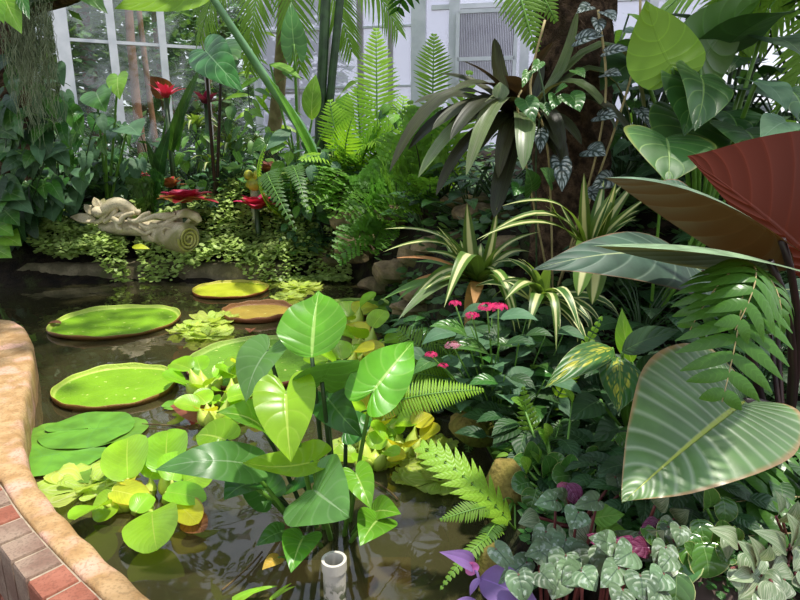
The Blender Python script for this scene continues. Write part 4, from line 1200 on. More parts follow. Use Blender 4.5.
for i in range(13):  # unseen crown fronds, fanned to shade the right bank and spare the pond
    a = math.radians(-50 + 200 * i / 12); ln = random.uniform(1.4, 1.8)
    d = np.array([math.cos(a), math.sin(a), 0])
    T = top + d * ln + np.array([0, 0, random.uniform(-.25, .35)])
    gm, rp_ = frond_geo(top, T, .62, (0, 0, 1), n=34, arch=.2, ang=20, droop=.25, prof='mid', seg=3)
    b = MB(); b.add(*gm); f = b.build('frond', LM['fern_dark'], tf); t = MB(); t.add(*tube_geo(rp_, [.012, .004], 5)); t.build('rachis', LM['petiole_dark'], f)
# two low fronds that hang into view
for (tx, ty, tY, wp) in [(536, 52, 2.5, 60), (490, -10, 2.6, 90), (556, 22, 2.55, 50)]:
    B, T = P(500, -60, 2.75), P(tx, ty, tY)
    gm, rp_ = frond_geo(B, T, S(wp, T), (-.3, -.7, .5), n=26, arch=.14, ang=22, droop=.15, prof='sword', seg=3)
    b = MB(); b.add(*gm); f = b.build('frond', LM['fern'], tf); t = MB(); t.add(*tube_geo(rp_, [.007, .003], 5)); t.build('rachis', LM['petiole'], f)
    petiole(f, top, B, .008, LM['petiole_dark'], (0, 0, .15), name='stalk')

# ------------------------------------------------------------------ dark bromeliad on the trunk
bb = P(520, 122, 2.72)
db = strap_plant('bromeliad', bb, [
 (414, 103, 2.5, 23, .12, 'bromel'), (408, 150, 2.4, 21, .2, 'bromel'), (462, 61, 2.5, 17, .10, 'bromel'), (494, 38, 2.7, 26, -.08, 'bromel'), (578, 10, 2.6, 22, -.12, 'bromel_pale'), (553, 42, 2.5, 18, .1, 'bromel'),
 (440, 74, 2.75, 18, .12, 'bromel'), (418, 178, 2.3, 18, .2, 'bromel_pale'), (466, 176, 2.2, 18, .3, 'bromel_pale'), (494, 218, 2.45, 20, .10, 'bromel'), (523, 170, 2.25, 21, .22, 'bromel_pale'), (470, 84, 2.4, 23, .14, 'bromel'),
 (617, 130, 2.45, 20, .42, 'bromel_pale'), (641, 152, 2.4, 18, .3, 'bromel'), (452, 92, 2.3, 21, .16, 'bromel'), (432, 130, 2.3, 21, .16, 'bromel'), (560, 150, 2.4, 18, .2, 'bromel'), (540, 60, 2.9, 21, .0, 'bromel'), (508, 76, 2.35, 18, .12, 'bromel'), (450, 140, 2.2, 20, .2, 'bromel'), (480, 150, 2.4, 17, .2, 'bromel'), (436, 196, 2.45, 16, .2, 'bromel')],
 'large dark bromeliad with purplish strap leaves growing on the tree fern trunk', 'bromeliad', 'bromel', extra=10, shape='strap', fold=.25)
cw = MB(); c_ = bb + np.array([-.08, -.16, .05])
cw.add(*leaf_geo(P(500, 100, 2.4), P(500, 82, 2.42), S(16, c_), (0, -1, .2), 'ovate', fold=.3, ns=8)); cw.build('leaf', LM['bromel_pale'], db)

# vines on the trunk: heart leaves with silver marbling
vr = onground(560, 195, 2.7)
va = plant_root('silver_vine', vr, 'climbing vine with silver-marbled heart leaves around the tree fern trunk', 'vine')
for (bx, by, tx, ty, wp) in [(578, 40, 604, 36, 22), (606, 52, 632, 50, 16), (605, 74, 622, 76, 18), (540, 130, 540, 154, 17), (560, 160, 562, 192, 22), (612, 178, 590, 190, 22), (588, 150, 606, 156, 26), (654, 104, 658, 122, 14), (598, 116, 618, 118, 22), (605, 12, 616, 22, 16), (640, 110, 650, 128, 16), (588, 190, 600, 204, 18), (590, 6, 576, 14, 14), (598, 20, 598, 36, 16)]:
    pxleaf(va, (bx, by, 2.45, tx, ty, 2.38, wp, (0, -.85, .5)), 'cordate', 'silver', ns=12, nw=4)
for pts in ([(560, 200), (548, 150), (530, 90), (545, 20)], [(600, 200), (618, 120), (638, 40), (640, -20)], [(560, 200), (590, 180), (606, 90), (598, 10)], [(548, 195), (520, 130), (521, 90)]):
    t = MB(); t.add(*tube_geo(catmull([P(x, y, 2.48) if k else vr for k, (x, y) in enumerate(pts)], 14), .005, 5)); t.build('stem', LM['stem_tan'], va)
vg = plant_root('climbing_vine', onground(545, 195, 2.6), 'bright green heart-leaved vine climbing beside the dark bromeliad', 'vine')
for (bx, by, tx, ty, wp) in [(570, 95, 580, 112, 26), (556, 96, 552, 110, 16), (540, 62, 532, 74, 12), (525, 100, 534, 122, 24), (556, 92, 568, 86, 16), (528, 72, 522, 88, 10), (544, 104, 548, 116, 14), (575, 70, 585, 78, 14), (532, 190, 526, 168, 24), (552, 182, 540, 168, 20), (520, 186, 514, 196, 18)]:
    pxleaf(vg, (bx, by, 2.4, tx, ty, 2.34, wp, (0, -.85, .5)), 'cordate', 'glossy', ns=12, nw=4)
t = MB(); t.add(*tube_geo(catmull([onground(545, 195, 2.6), P(536, 150, 2.45), P(545, 104, 2.42), P(536, 60, 2.45)], 14), .004, 5)); t.build('stem', LM['petiole_dark'], vg)

# ------------------------------------------------------------------ cream-striped strap plants
sb_ = P(478, 282, 2.55)
strap_plant('striped_bromeliad', sb_, [
 (384, 229, 2.3, 10, .18, 'stripe'), (383, 252, 2.2, 9, .2, 'stripe'), (382, 300, 2.3, 12, .12, 'strap'), (467, 203, 2.6, 13, -.05, 'stripe'), (437, 226, 2.5, 10, .05, 'stripe'), (497, 207, 2.45, 11, -.05, 'stripe'), (445, 232, 2.4, 12, .05, 'stripe'),
 (444, 308, 2.15, 15, .4, 'stripe'), (396, 258, 2.3, 9, .1, 'tan_strap'), (414, 280, 2.3, 9, .08, 'tan_strap'), (474, 306, 2.2, 12, .1, 'tan_strap'), (500, 246, 2.4, 10, .06, 'stripe'), (520, 262, 2.4, 9, .2, 'stripe'), (424, 290, 2.2, 14, .12, 'stripe'), (398, 320, 2.1, 15, .14, 'bromel_pale'), (540, 232, 2.5, 9, .2, 'stripe'), (520, 330, 2.1, 10, .3, 'stripe'), (460, 240, 2.75, 12, .0, 'stripe'), (415, 262, 2.6, 10, .15, 'strap')],
 'cream-striped strap-leaved plant with a few tan dry leaves, above the pink flowers', 'bromeliad', 'stripe', extra=14, wk=1.3)
s2 = P(588, 248, 2.3)
strap_plant('striped_bromeliad', s2, [
 (584, 173, 2.25, 14, -.02, 'stripe'), (548, 195, 2.2, 10, -.06, 'stripe'), (545, 206, 2.2, 8, .06, 'stripe'), (502, 206, 2.1, 10, .22, 'stripe'), (616, 182, 2.25, 11, -.06, 'stripe'), (612, 192, 2.2, 12, .0, 'margin'), (650, 196, 2.25, 10, .06, 'stripe'), (578, 296, 2.0, 18, .3, 'stripe', dict(shape='strap')), (620, 200, 2.2, 9, .05, 'stripe'), (560, 204, 2.3, 9, .0, 'stripe'), (640, 210, 2.4, 9, .1, 'stripe'), (476, 240, 2.0, 10, .16, 'stripe'), (604, 180, 2.4, 10, .0, 'stripe')],
 'second cream-striped strap plant, right of the first and in front of the bronze leaf', 'bromeliad', 'stripe', extra=8, wk=1.3, seed=1)
s3 = P(540, 300, 2.2)
strap_plant('striped_bromeliad', s3, [
 (518, 258, 2.1, 14, .1, 'margin'), (505, 300, 2.0, 14, .3, 'stripe'), (550, 262, 2.1, 11, .05, 'stripe'), (570, 300, 2.0, 12, .2, 'margin'), (528, 330, 1.95, 12, .3, 'stripe'), (560, 330, 1.95, 10, .3, 'margin'), (500, 282, 2.1, 12, .2, 'stripe'), (556, 352, 1.9, 8, .4, 'stripe'), (590, 320, 2.0, 10, .2, 'margin')],
 'small striped strap plant tucked under the grey-green philodendron leaf', 'bromeliad', 'margin', extra=14, wk=1.3, seed=2)

# ------------------------------------------------------------------ pink-flowered shrub
ps = onground(500, 405, 2.05)
pr0 = twiggy('pentas_shrub', ps, [(492, 318, 2.0), (470, 325, 1.95), (455, 318, 2.1), (440, 345, 1.95), (430, 360, 2.0), (520, 335, 1.9), (548, 330, 2.0), (565, 330, 2.1), (545, 380, 1.85), (505, 375, 1.8), (480, 385, 1.85), (450, 385, 1.9), (530, 308, 2.15), (580, 372, 1.95), (430, 395, 2.0), (500, 345, 1.85)],
 (.125, .58), ['bluegreen', 'bluegreen', 'glossy', 'deep'], 'leafy blue-green shrub with pink flower clusters above the pond edge', 'shrub', seed=3, n=6, ns=10, nw=4, fold=.18, arch=.15)


def flower(px, py, Y, rpx, mat='pink', seed=0, nf=26):
    rr_ = random.Random(seed); c = P(px, py, Y); r = S(rpx, c); b = MB()
    for i in range(nf):
        z = rr_.uniform(.0, 1); a = i * 2.4; q = math.sqrt(1 - z * z * .8)
        d = np.array([q * math.cos(a), q * math.sin(a) - .2, .2 + z * .7]); f = c + d * r * np.array([1, 1, .55])
        nn = nrm(d); e1 = nrm(np.cross(nn, (0, .3, 1))); e2 = np.cross(nn, e1); k = r * .3
        for p_ in range(5):
            an = p_ * 1.2566 + i; u_ = e1 * math.cos(an) + e2 * math.sin(an); w_ = np.cross(nn, u_)
            b.add([f, f + u_ * k * .6 + w_ * k * .3, f + u_ * k + nn * k * .1, f + u_ * k * .6 - w_ * k * .3], [(0, 1, 2, 3)], [(0, 0), (.5, .8), (1, 0), (.5, -.8)])
    fl_ = b.build('flower_head', LM[mat], pr0, smooth=False)
    t = MB(); t.add(*tube_geo(bez(ps + np.array([0, 0, .08]), c, (0, 0, .02), 6), .003, 5)); t.build('flower_stalk', LM['petiole'], fl_)


for i, (x, y, r, m_) in enumerate([(487, 308, 9, 'pink'), (498, 308, 9, 'pink'), (472, 316, 7, 'pink'), (455, 304, 6, 'pink'), (453, 346, 8, 'palepink'), (431, 355, 6, 'pink'), (443, 366, 5, 'pink')]):
    flower(x, y, 1.85 if i not in (3,) else 1.95, r, m_, i)

# ------------------------------------------------------------------ ferns along the water edge
fern_plant('bold_fern', onground(512, 548, 1.5), [
 ((515, 530, 1.42), (420, 446, 1.5), 62, (.35, -.7, .6), dict(n=11, lobed=True, pw=.024, ang=46, arch=.12, droop=.05, seg=5, mat='fern_lit', prof='mid')),
 ((500, 505, 1.45), (440, 520, 1.36), 26, (0, -.7, .7), dict(n=22, ang=20, arch=.15)),
 ((505, 520, 1.45), (478, 560, 1.3), 26, (-.5, -.6, .5), dict(n=20, ang=20, arch=.15, mat='fern_dark')),
 ((505, 530, 1.42), (440, 590, 1.22), 20, (-.4, -.6, .6), dict(n=20, ang=20, arch=.15, mat='fern'))],
 'fern', 'bright green fern with bold pointed lobes over the mossy rock', rmat=LM['petiole'])
fern_plant('sword_fern', onground(466, 420, 2.5), [
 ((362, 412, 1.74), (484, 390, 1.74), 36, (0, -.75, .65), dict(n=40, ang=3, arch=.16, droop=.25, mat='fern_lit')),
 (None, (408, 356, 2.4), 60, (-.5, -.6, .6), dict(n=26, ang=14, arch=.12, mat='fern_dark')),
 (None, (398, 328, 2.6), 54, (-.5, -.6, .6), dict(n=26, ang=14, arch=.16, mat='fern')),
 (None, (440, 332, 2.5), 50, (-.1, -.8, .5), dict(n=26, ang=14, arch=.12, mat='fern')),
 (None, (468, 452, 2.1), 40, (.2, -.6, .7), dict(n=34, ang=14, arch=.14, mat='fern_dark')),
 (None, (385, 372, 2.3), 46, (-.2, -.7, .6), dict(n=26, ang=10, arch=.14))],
 'fern', 'sword fern arching over the water right of the heart plant')
fern_plant('sword_fern', onground(541, 470, 1.66), [
 (None, (523, 386, 1.68), 26, (.1, -.95, .3), dict(n=16, ang=10, arch=-.06, droop=.05)),
 (None, (560, 420, 1.75), 24, (.1, -.9, .3), dict(n=16, ang=10, arch=.1, mat='fern_dark'))],
 'fern', 'little upright fern frond in front of the pink-flowered shrub')
fern_plant('sword_fern', onground(545, 365, 2.0), [
 (None, (602, 316, 1.85), 22, (-.2, -.9, .4), dict(n=22, ang=20, arch=.06, mat='fern_lit'))],
 'fern', 'single light green fern frond right of the pink flowers')

# ------------------------------------------------------------------ yellow-feathered leaves
ya = onground(630, 440, 1.85)
yp = plant_root('feathered_leaf_plant', ya, 'dark green plant with yellow-feathered leaves left of the broad ribbed leaf', 'plant')
for sp_, mt_ in [((612, 348, 1.75, 545, 388, 1.58, 32, (-.1, -.6, .8)), 'aglao'), ((618, 358, 1.72, 618, 412, 1.6, 44, (0, -.85, .5)), 'aglao'), ((622, 352, 1.75, 680, 330, 1.7, 28, (.1, -.6, .8)), 'deep'), ((632, 362, 1.8, 622, 308, 1.8, 20, (-.6, -.7, .2)), 'fresh'), ((606, 352, 1.8, 590, 358, 1.7, 30, (0, -.6, .8)), 'aglao'), ((640, 380, 1.8, 668, 352, 1.75, 26, (0, -.6, .8)), 'deep'), ((600, 400, 1.75, 570, 420, 1.66, 30, (0, -.6, .8)), 'deep'), ((622, 430, 1.8, 592, 442, 1.6, 32, (0, -.6, .8)), 'deep')]:
    pxleaf(yp, sp_, 'lance', mt_, stem_from=ya, pr=.005, ns=18, nw=5, arch=.1, fold=.15)
# ------------------------------------------------------------------ low planting, bottom right
def og(px, py, Y, dz=0.): return onground(px, py, Y, dz)


PG = 'silver-ribbed peperomia clumps'
# silver ribbed hearts (a clump each), explicit leaves: base px, tip px, width px
def hearts(basepx, Y, leaves, label, mat='peper', shape='cordate', pr=.0035, smat='stem_red', cat='plant', name='peperomia', extra=None, **geo):
    base = og(*basepx, Y)
    rt = plant_root(name, base, label, cat)
    rr_ = random.Random(len(label)); leaves = list(leaves)
    for k in range(extra if extra is not None else len(leaves)):
        l_ = leaves[rr_.randrange(len(leaves))]; ox, oy = rr_.uniform(-26, 26), rr_.uniform(-38, 8); a_ = rr_.uniform(-.8, .8)
        vx, vy = l_[2] - l_[0], l_[3] - l_[1]
        leaves.append((l_[0] + ox, l_[1] + oy, l_[0] + ox + vx * math.cos(a_) - vy * math.sin(a_), l_[1] + oy + vx * math.sin(a_) + vy * math.cos(a_), l_[4] * rr_.uniform(.7, 1.05)) + tuple(l_[5:]))
    for l_ in leaves:
        bx, by, tx, ty, wp, nn = l_[:6]; m_ = l_[6] if len(l_) > 6 else mat
        dY = (530 - by) * .0042 + random.uniform(-.03, .03)
        pxleaf(rt, (bx, by, Y + dY * .6 - .1, tx, ty, Y + dY * .6 - .13, wp * 1.15, nn), l_[7] if len(l_) > 7 else shape, m_, stem_from=base, pr=pr, stem_mat=LM[smat], **dict(dict(ns=12, nw=4, arch=.14, fold=.08, wave=.02), **geo))
    return rt


c_ = (0, -.7, .7)
hearts((560, 545), 1.3, [(526, 562, 498, 584, 20, c_), (518, 574, 524, 604, 26, c_), (548, 548, 524, 556, 22, c_), (556, 500, 534, 505, 20, c_), (578, 512, 570, 530, 24, c_), (598, 500, 572, 508, 18, c_), (590, 548, 586, 580, 34, c_), (560, 575, 552, 600, 28, c_), (540, 572, 556, 590, 24, c_)],
       'silver-ribbed heart-leaved clump nearest the purple leaves at the pond edge')
hearts((600, 560), 1.22, [(606, 552, 604, 582, 32, c_), (582, 572, 596, 592, 24, c_), (618, 568, 600, 588, 24, c_), (632, 552, 612, 564, 28, c_), (640, 575, 642, 604, 30, c_), (622, 590, 616, 612, 24, c_), (660, 590, 650, 608, 26, c_)],
       'silver-ribbed heart-leaved clump below the maroon leaves')
hearts((580, 520), 1.4, [(574, 520, 590, 544, 26, c_, 'trad', 'ovate'), (596, 530, 628, 532, 18, c_, 'fresh', 'ovate'), (560, 526, 548, 544, 18, c_, 'trad', 'ovate'), (604, 512, 622, 526, 22, c_), (620, 544, 642, 532, 22, c_), (566, 498, 548, 490, 14, c_)],
       'striped and silver leaves just right of the mossy rock', name='wandering_plant')
hearts((640, 545), 1.3, [(634, 548, 618, 562, 24, c_), (648, 553, 660, 562, 22, c_), (622, 556, 606, 545, 18, c_, 'obtus', 'round'), (650, 540, 664, 530, 18, c_, 'trad', 'ovate')], 'silver and green leaves right under the tip of the broad ribbed leaf')
# maroon leaves
hearts((628, 545), 1.27, [(634, 552, 612, 540, 20, c_), (624, 545, 612, 550, 18, c_), (634, 545, 650, 555, 20, c_), (650, 552, 656, 540, 14, c_), (604, 548, 590, 542, 14, c_)], 'maroon-leaved plant with streaked leaves under the tip of the broad leaf', 'maroon', 'ovate', name='maroon_plant', extra=3)
hearts((572, 500), 1.42, [(566, 484, 580, 506, 18, (.2, -.9, .3)), (562, 482, 566, 496, 12, (0, -.9, .3))], 'single purple folded leaf between the green leaves by the mossy rock', 'maroon', 'ovate', name='maroon_plant', extra=0)
# round waxy leaves
hearts((722, 560), 1.25, [(702, 543, 708, 578, 36, c_, 'obtus', 'round'), (698, 520, 704, 545, 22, c_), (715, 542, 720, 520, 22, (0, -.9, .5)), (730, 545, 736, 528, 14, c_), (724, 552, 722, 562, 20, c_), (686, 545, 690, 568, 20, c_), (672, 560, 660, 580, 16, c_, 'trad', 'ovate'), (676, 572, 672, 612, 30, c_, 'obtus', 'round'), (690, 555, 684, 544, 14, c_)],
       'round glossy waxy-leaved plant at the bottom right', 'obtus', 'round', smat='petiole', wave=.0, cup=.2)
hearts((560, 500), 1.5, [(530, 482, 512, 488, 22, c_), (536, 490, 530, 510, 22, c_), (548, 474, 545, 456, 18, c_), (572, 476, 552, 478, 24, c_), (580, 470, 594, 482, 24, c_), (566, 470, 572, 454, 16, c_), (552, 466, 564, 456, 18, c_), (598, 468, 612, 478, 20, c_), (592, 462, 586, 450, 20, c_), (528, 470, 520, 458, 12, c_, 'fresh'), (540, 460, 530, 450, 12, c_, 'fresh')],
       'round bluish green leaves growing over the mossy rock', 'obtus', 'round', smat='petiole', wave=.0, cup=.1)
# striped pointed tradescantias
hearts((752, 585), 1.2, [(754, 568, 736, 540, 20, c_), (756, 566, 748, 535, 16, c_), (752, 572, 728, 580, 14, c_), (758, 578, 738, 600, 28, c_), (762, 576, 784, 588, 22, c_), (756, 560, 770, 545, 18, c_), (758, 590, 772, 612, 24, c_)],
       'cream and green striped pointed leaves at the bottom right', 'trad', 'ovate', name='wandering_plant', pr=.003)
hearts((788, 560), 1.25, [(786, 550, 752, 530, 18, c_), (790, 545, 786, 512, 20, c_), (792, 548, 800, 522, 18, c_), (782, 552, 768, 560, 18, c_), (788, 566, 770, 574, 20, c_), (796, 575, 812, 590, 22, c_), (784, 580, 778, 600, 20, c_)],
       'striped silvery pointed leaves at the right edge of the picture', 'trad', 'ovate', name='wandering_plant', pr=.003)
hearts((690, 520), 1.45, [(716, 490, 755, 524, 22, c_, 'aglao', 'lance'), (700, 490, 742, 524, 12, c_, 'margin', 'lance'), (690, 498, 682, 530, 10, c_, 'margin', 'lance'), (694, 490, 676, 524, 16, c_, 'deep', 'lance'), (730, 490, 770, 500, 20, c_, 'deep', 'lance')],
       'green leaves with pale streaks in the shade beneath the broad ribbed leaf', 'deep', 'lance', name='shade_plant', smat='petiole_dark')
# purple heart in front
ph = plant_root('purple_heart', og(540, 600, 1.25), 'purple-leaved plant with a small pink flower at the bottom edge', 'plant')
for sp_ in [(474, 567, 1.18, 439, 552, 1.12, 18, (-.1, -.6, .7)), (480, 578, 1.14, 540, 606, 1.06, 38, (.1, -.7, .7)), (480, 578, 1.1, 470, 596, 1.08, 8, (-.6, -.6, .4)), (476, 600, 1.08, 440, 622, 1.04, 16, (0, -.6, .8))]:
    pxleaf(ph, sp_, 'lance', 'purple', stem=False, ns=14, nw=4, arch=.14, fold=.3)
t = MB(); t.add(*tube_geo(catmull([og(540, 600, 1.25), P(500, 604, 1.16), P(484, 596, 1.12), P(478, 575, 1.14), P(472, 566, 1.17)], 10), .0035, 6)); t.build('stem', LM['purple'], ph)
b = MB(); c2 = P(471, 566, 1.16)
for k in range(3):
    a = k * 2.1 + .3; d = nrm([math.cos(a), -.5, math.sin(a)])
    b.add(*leaf_geo(c2, c2 + d * S(9, c2), S(11, c2), (0, -1, .3), 'round', ns=6, nw=2, cup=.3))
b.build('flower', leafmat('purple_pink_petal', (222, 130, 206), rough=.5, trans=.35, var=.05, noise=.1, vstr=0, mid=.001, bump=.1), ph)
# dark filler plants on the bank under the big leaves
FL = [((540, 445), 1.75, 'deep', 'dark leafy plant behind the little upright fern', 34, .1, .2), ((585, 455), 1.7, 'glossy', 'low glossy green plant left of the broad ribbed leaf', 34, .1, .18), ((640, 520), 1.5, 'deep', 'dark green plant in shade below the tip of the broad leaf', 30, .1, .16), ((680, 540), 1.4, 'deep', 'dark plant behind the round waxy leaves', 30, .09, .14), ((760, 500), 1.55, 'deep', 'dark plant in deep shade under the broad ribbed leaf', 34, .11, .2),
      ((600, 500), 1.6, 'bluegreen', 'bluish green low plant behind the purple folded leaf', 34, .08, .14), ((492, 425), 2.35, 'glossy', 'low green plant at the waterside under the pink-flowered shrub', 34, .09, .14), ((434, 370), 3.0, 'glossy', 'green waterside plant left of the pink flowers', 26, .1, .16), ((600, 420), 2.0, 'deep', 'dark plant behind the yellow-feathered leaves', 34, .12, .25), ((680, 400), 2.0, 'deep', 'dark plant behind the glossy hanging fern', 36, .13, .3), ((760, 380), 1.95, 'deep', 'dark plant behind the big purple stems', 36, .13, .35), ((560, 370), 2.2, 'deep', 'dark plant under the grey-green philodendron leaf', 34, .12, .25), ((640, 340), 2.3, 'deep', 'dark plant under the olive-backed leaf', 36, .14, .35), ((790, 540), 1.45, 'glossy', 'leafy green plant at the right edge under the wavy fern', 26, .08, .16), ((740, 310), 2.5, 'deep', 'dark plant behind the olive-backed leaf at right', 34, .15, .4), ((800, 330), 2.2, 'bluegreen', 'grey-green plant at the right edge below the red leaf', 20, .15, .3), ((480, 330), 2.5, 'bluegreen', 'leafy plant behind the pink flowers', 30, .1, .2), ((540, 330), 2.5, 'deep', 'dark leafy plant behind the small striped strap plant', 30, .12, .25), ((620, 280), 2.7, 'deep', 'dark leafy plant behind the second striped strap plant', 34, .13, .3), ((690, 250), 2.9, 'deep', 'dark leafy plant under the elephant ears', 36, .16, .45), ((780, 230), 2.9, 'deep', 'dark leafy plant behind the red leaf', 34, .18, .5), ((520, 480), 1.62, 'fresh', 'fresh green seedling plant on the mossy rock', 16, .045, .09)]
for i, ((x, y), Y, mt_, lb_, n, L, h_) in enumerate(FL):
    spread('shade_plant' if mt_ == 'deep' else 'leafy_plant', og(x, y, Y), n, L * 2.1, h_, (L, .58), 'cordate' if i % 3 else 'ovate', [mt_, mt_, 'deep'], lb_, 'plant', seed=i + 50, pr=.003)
carpet('moss_carpet', 'glossy', 'low carpet of tiny green leaves covering the soil of the right bank', 'ground cover', lambda r: (r.uniform(500, 830), 0, 0) and (lambda a, b: (a, 560 - (b - 1.15) * 180, b))(r.uniform(528, 860), r.uniform(1.1, 2.6)), 6500, .028, .05, 5)
LM['deepcover'] = leafmat('low_cover_leaf', (60, 96, 40), back=(80, 110, 50), vein=None, vstr=0, mid=.05, midc=(90, 126, 60), rough=.45, trans=.25, bump=.2, var=.1, noise=.3)
carpet('undergrowth', 'deepcover', 'low dark undergrowth covering the soil behind the tree fern', 'ground cover', lambda r: (lambda a, b: (a, 250 - (b - 2.6) * 12, b))(r.uniform(380, 900), r.uniform(2.5, 6.5)), 5000, .08, .14, 6)
# ------------------------------------------------------------------ creeping plant on the back bank
LM['creep'] = leafmat('creeping_leaf', (164, 192, 104), back=(130, 160, 86), vein=None, vstr=0, mid=.05, midc=(140, 170, 90), rough=.42, trans=.3, bump=.1, spec=.45, var=.05, noise=.35)


def hump(x, y):
    return .10 + .05 * math.sin(x * 4 + 1) * math.cos(y * 5) + .04 * math.sin(x * 11)


def reg_main(r):
    px = r.uniform(140, 345); Y = r.uniform(4.95, 6.0)
    return px, 270, Y


carpet('creeping_fig', 'creep', 'mounded mat of tiny pale green creeping leaves, right part, in sun', 'ground cover', lambda r: (r.uniform(140, 350), 270, r.uniform(5.24, 6.1)), 10000, .045, .10, 1, lambda x, y: hump(x, y) + .10 * math.exp(-((y - 5.4) / .4) ** 2), .8)
carpet('creeping_fig', 'creep', 'mounded mat of tiny creeping leaves at left, in shade, spilling over the stone rim', 'ground cover', lambda r: (r.uniform(36, 128), 270, r.uniform(5.2, 5.8)), 5200, .045, .10, 2, lambda x, y: hump(x, y) + .12 * math.exp(-((y - 5.3) / .35) ** 2), .8)
fy = MB(); B, T = P(132, 247, 5.2), P(150, 249, 5.2)
fy.add(*leaf_geo(B, T, S(8, B), (0, -.5, .8), 'ovate', ns=8)); fy.build('fallen_leaf', LM['hyacinth_yellow'], None, loc=B, label='yellow fallen leaf lying on the creeping mat below the statue', cat='leaf')

# ------------------------------------------------------------------ carved stone figure
stn = plain('carved_stone', (216, 204, 172), (184, 172, 138), 9, .85, .5, .01, .2, c3=(136, 134, 84), fine=70)
stg = plain('carved_stone_mossy', (190, 184, 116), (150, 150, 80), 9, .85, .5, .01, .2)
st0 = P(140, 245, 5.6); st0[2] = tz(st0[0], st0[1])
st = plant_root('stone_statue', st0, 'weathered carved stone statue of a reclining figure with tendrils and a spiral scroll', 'statue')
SY = 5.45


def q3(px, py, dY=0): return P(px, py, SY + dY)


def limb(pts, radii, name, mat=None, n=10):
    t = MB(); t.add(*tube_geo(catmull([q3(*p) for p in pts], 18), [S(r, q3(*pts[0])) for r in radii], n)); return t.build(name, mat or stn, st)


# drum with a spiral at its end
dr = MB(); A, B = q3(150, 232, .15), q3(188, 239, -.12)
dr.add(*tube_geo([A + (B - A) * k for k in (0, .02, .5, .98, 1)], [S(9, A), S(12, A), S(14.5, A), S(15, A), S(14, A)], 22)); drum = dr.build('scroll_drum', stn, st)
ax = nrm(B - A); e1 = nrm(np.cross(ax, (0, 0, 1))); e2 = np.cross(e1, ax)
sp = [B + ax * .012 + (e1 * math.cos(a) + e2 * math.sin(a)) * S(2 + 11 * a / 19, B) for a in np.linspace(0, 19, 110)]
t = MB(); t.add(*tube_geo(sp, S(1.35, B), 6)); t.build('spiral', stg, drum)
# the reclining figure: body, raised arms, head, pointed wings at left
limb([(98, 214), (108, 207), (118, 203), (128, 207), (136, 213)], [4, 6.5, 6, 5, 3.5], 'torso')
limb([(112, 207), (106, 214), (100, 221), (94, 222)], [3, 2.6, 2.4, 2], 'arm')
limb([(116, 208), (112, 216), (104, 222)], [3, 2.6, 2.2], 'arm')
limb([(122, 207), (130, 212), (140, 212)], [4, 3.4, 2.6], 'leg')
limb([(110, 218), (124, 214), (132, 215)], [2.2, 3, 2.6], 'leg')
hb = MB(); hb.add(*ball_geo(q3(98, 212, -.02), (S(6.5, q3(98, 212)), S(6, q3(98, 212)), S(5.5, q3(98, 212))), 14, 10)); hb.build('head', stn, st)
for (bx, by, tx, ty, w_) in [(96, 220, 70, 217, 9), (94, 214, 84, 204, 8), (98, 208, 94, 197, 7), (100, 210, 104, 198, 6)]:
    B, T = q3(bx, by), q3(tx, ty, .04); lb = MB()
    vs, fs, uv = leaf_geo(B, T, S(w_, B), (0, -.9, .4), 'ovate', arch=.1, fold=.3, ns=8, nw=3)
    lb.add(vs, fs, uv); o = lb.build('wing', stn, st); o.modifiers.new('thick', 'SOLIDIFY').thickness = .03
# tangle of tendrils and leaves
TD = [([(112, 218), (120, 222), (124, 216), (134, 213)], [2.4, 3, 2.6, 2]), ([(116, 220), (118, 228), (122, 229)], [2.4, 2.6, 1.6]), ([(130, 226), (138, 230), (146, 234), (152, 230), (160, 231), (165, 227)], [2, 2.4, 2.4, 2.2, 2, 1.6]), ([(134, 222), (146, 219), (156, 216), (172, 214)], [2, 2.6, 2.8, 2]), ([(150, 224), (160, 226), (168, 222), (178, 216)], [2, 2.8, 2.6, 2]), ([(128, 219), (136, 221), (144, 215), (150, 213)], [2, 2.4, 2.4, 2]), ([(156, 216), (166, 217), (176, 214)], [2.4, 3.2, 2]), ([(172, 222), (178, 228), (186, 225), (190, 219)], [2.2, 2.6, 3, 2]), ([(178, 216), (186, 213), (196, 217), (200, 222)], [3, 5, 4.4, 2.4]), ([(148, 236), (152, 239), (154, 242)], [2, 2.4, 1.4]), ([(140, 224), (148, 228), (158, 224)], [2, 3.4, 2])]
for pts, rd in TD: limb([(x, y, -.06) for x, y in pts], rd, 'tendril', n=8)
t = MB(); c3 = q3(167, 232, -.16); t.add(*tube_geo([c3 + np.array([math.cos(a) * S(4.5, c3), 0, math.sin(a) * S(4.5, c3)]) for a in np.linspace(0, 6.6, 20)], S(1.5, c3), 6)); t.build('ring', stn, st)
bm_ = MB(); c3 = P(135, 228, SY + .12)
bm_.add(*blob_geo(c3, (S(46, c3), .12, S(9, c3)), 9, .2, 9)); bm_.build('base', stn, st)
bm_ = MB(); c3 = P(186, 218, SY + .1)
bm_.add(*blob_geo(c3, (S(16, c3), .1, S(9, c3)), 9, .2, 12)); bm_.build('shoulder', stn, st)
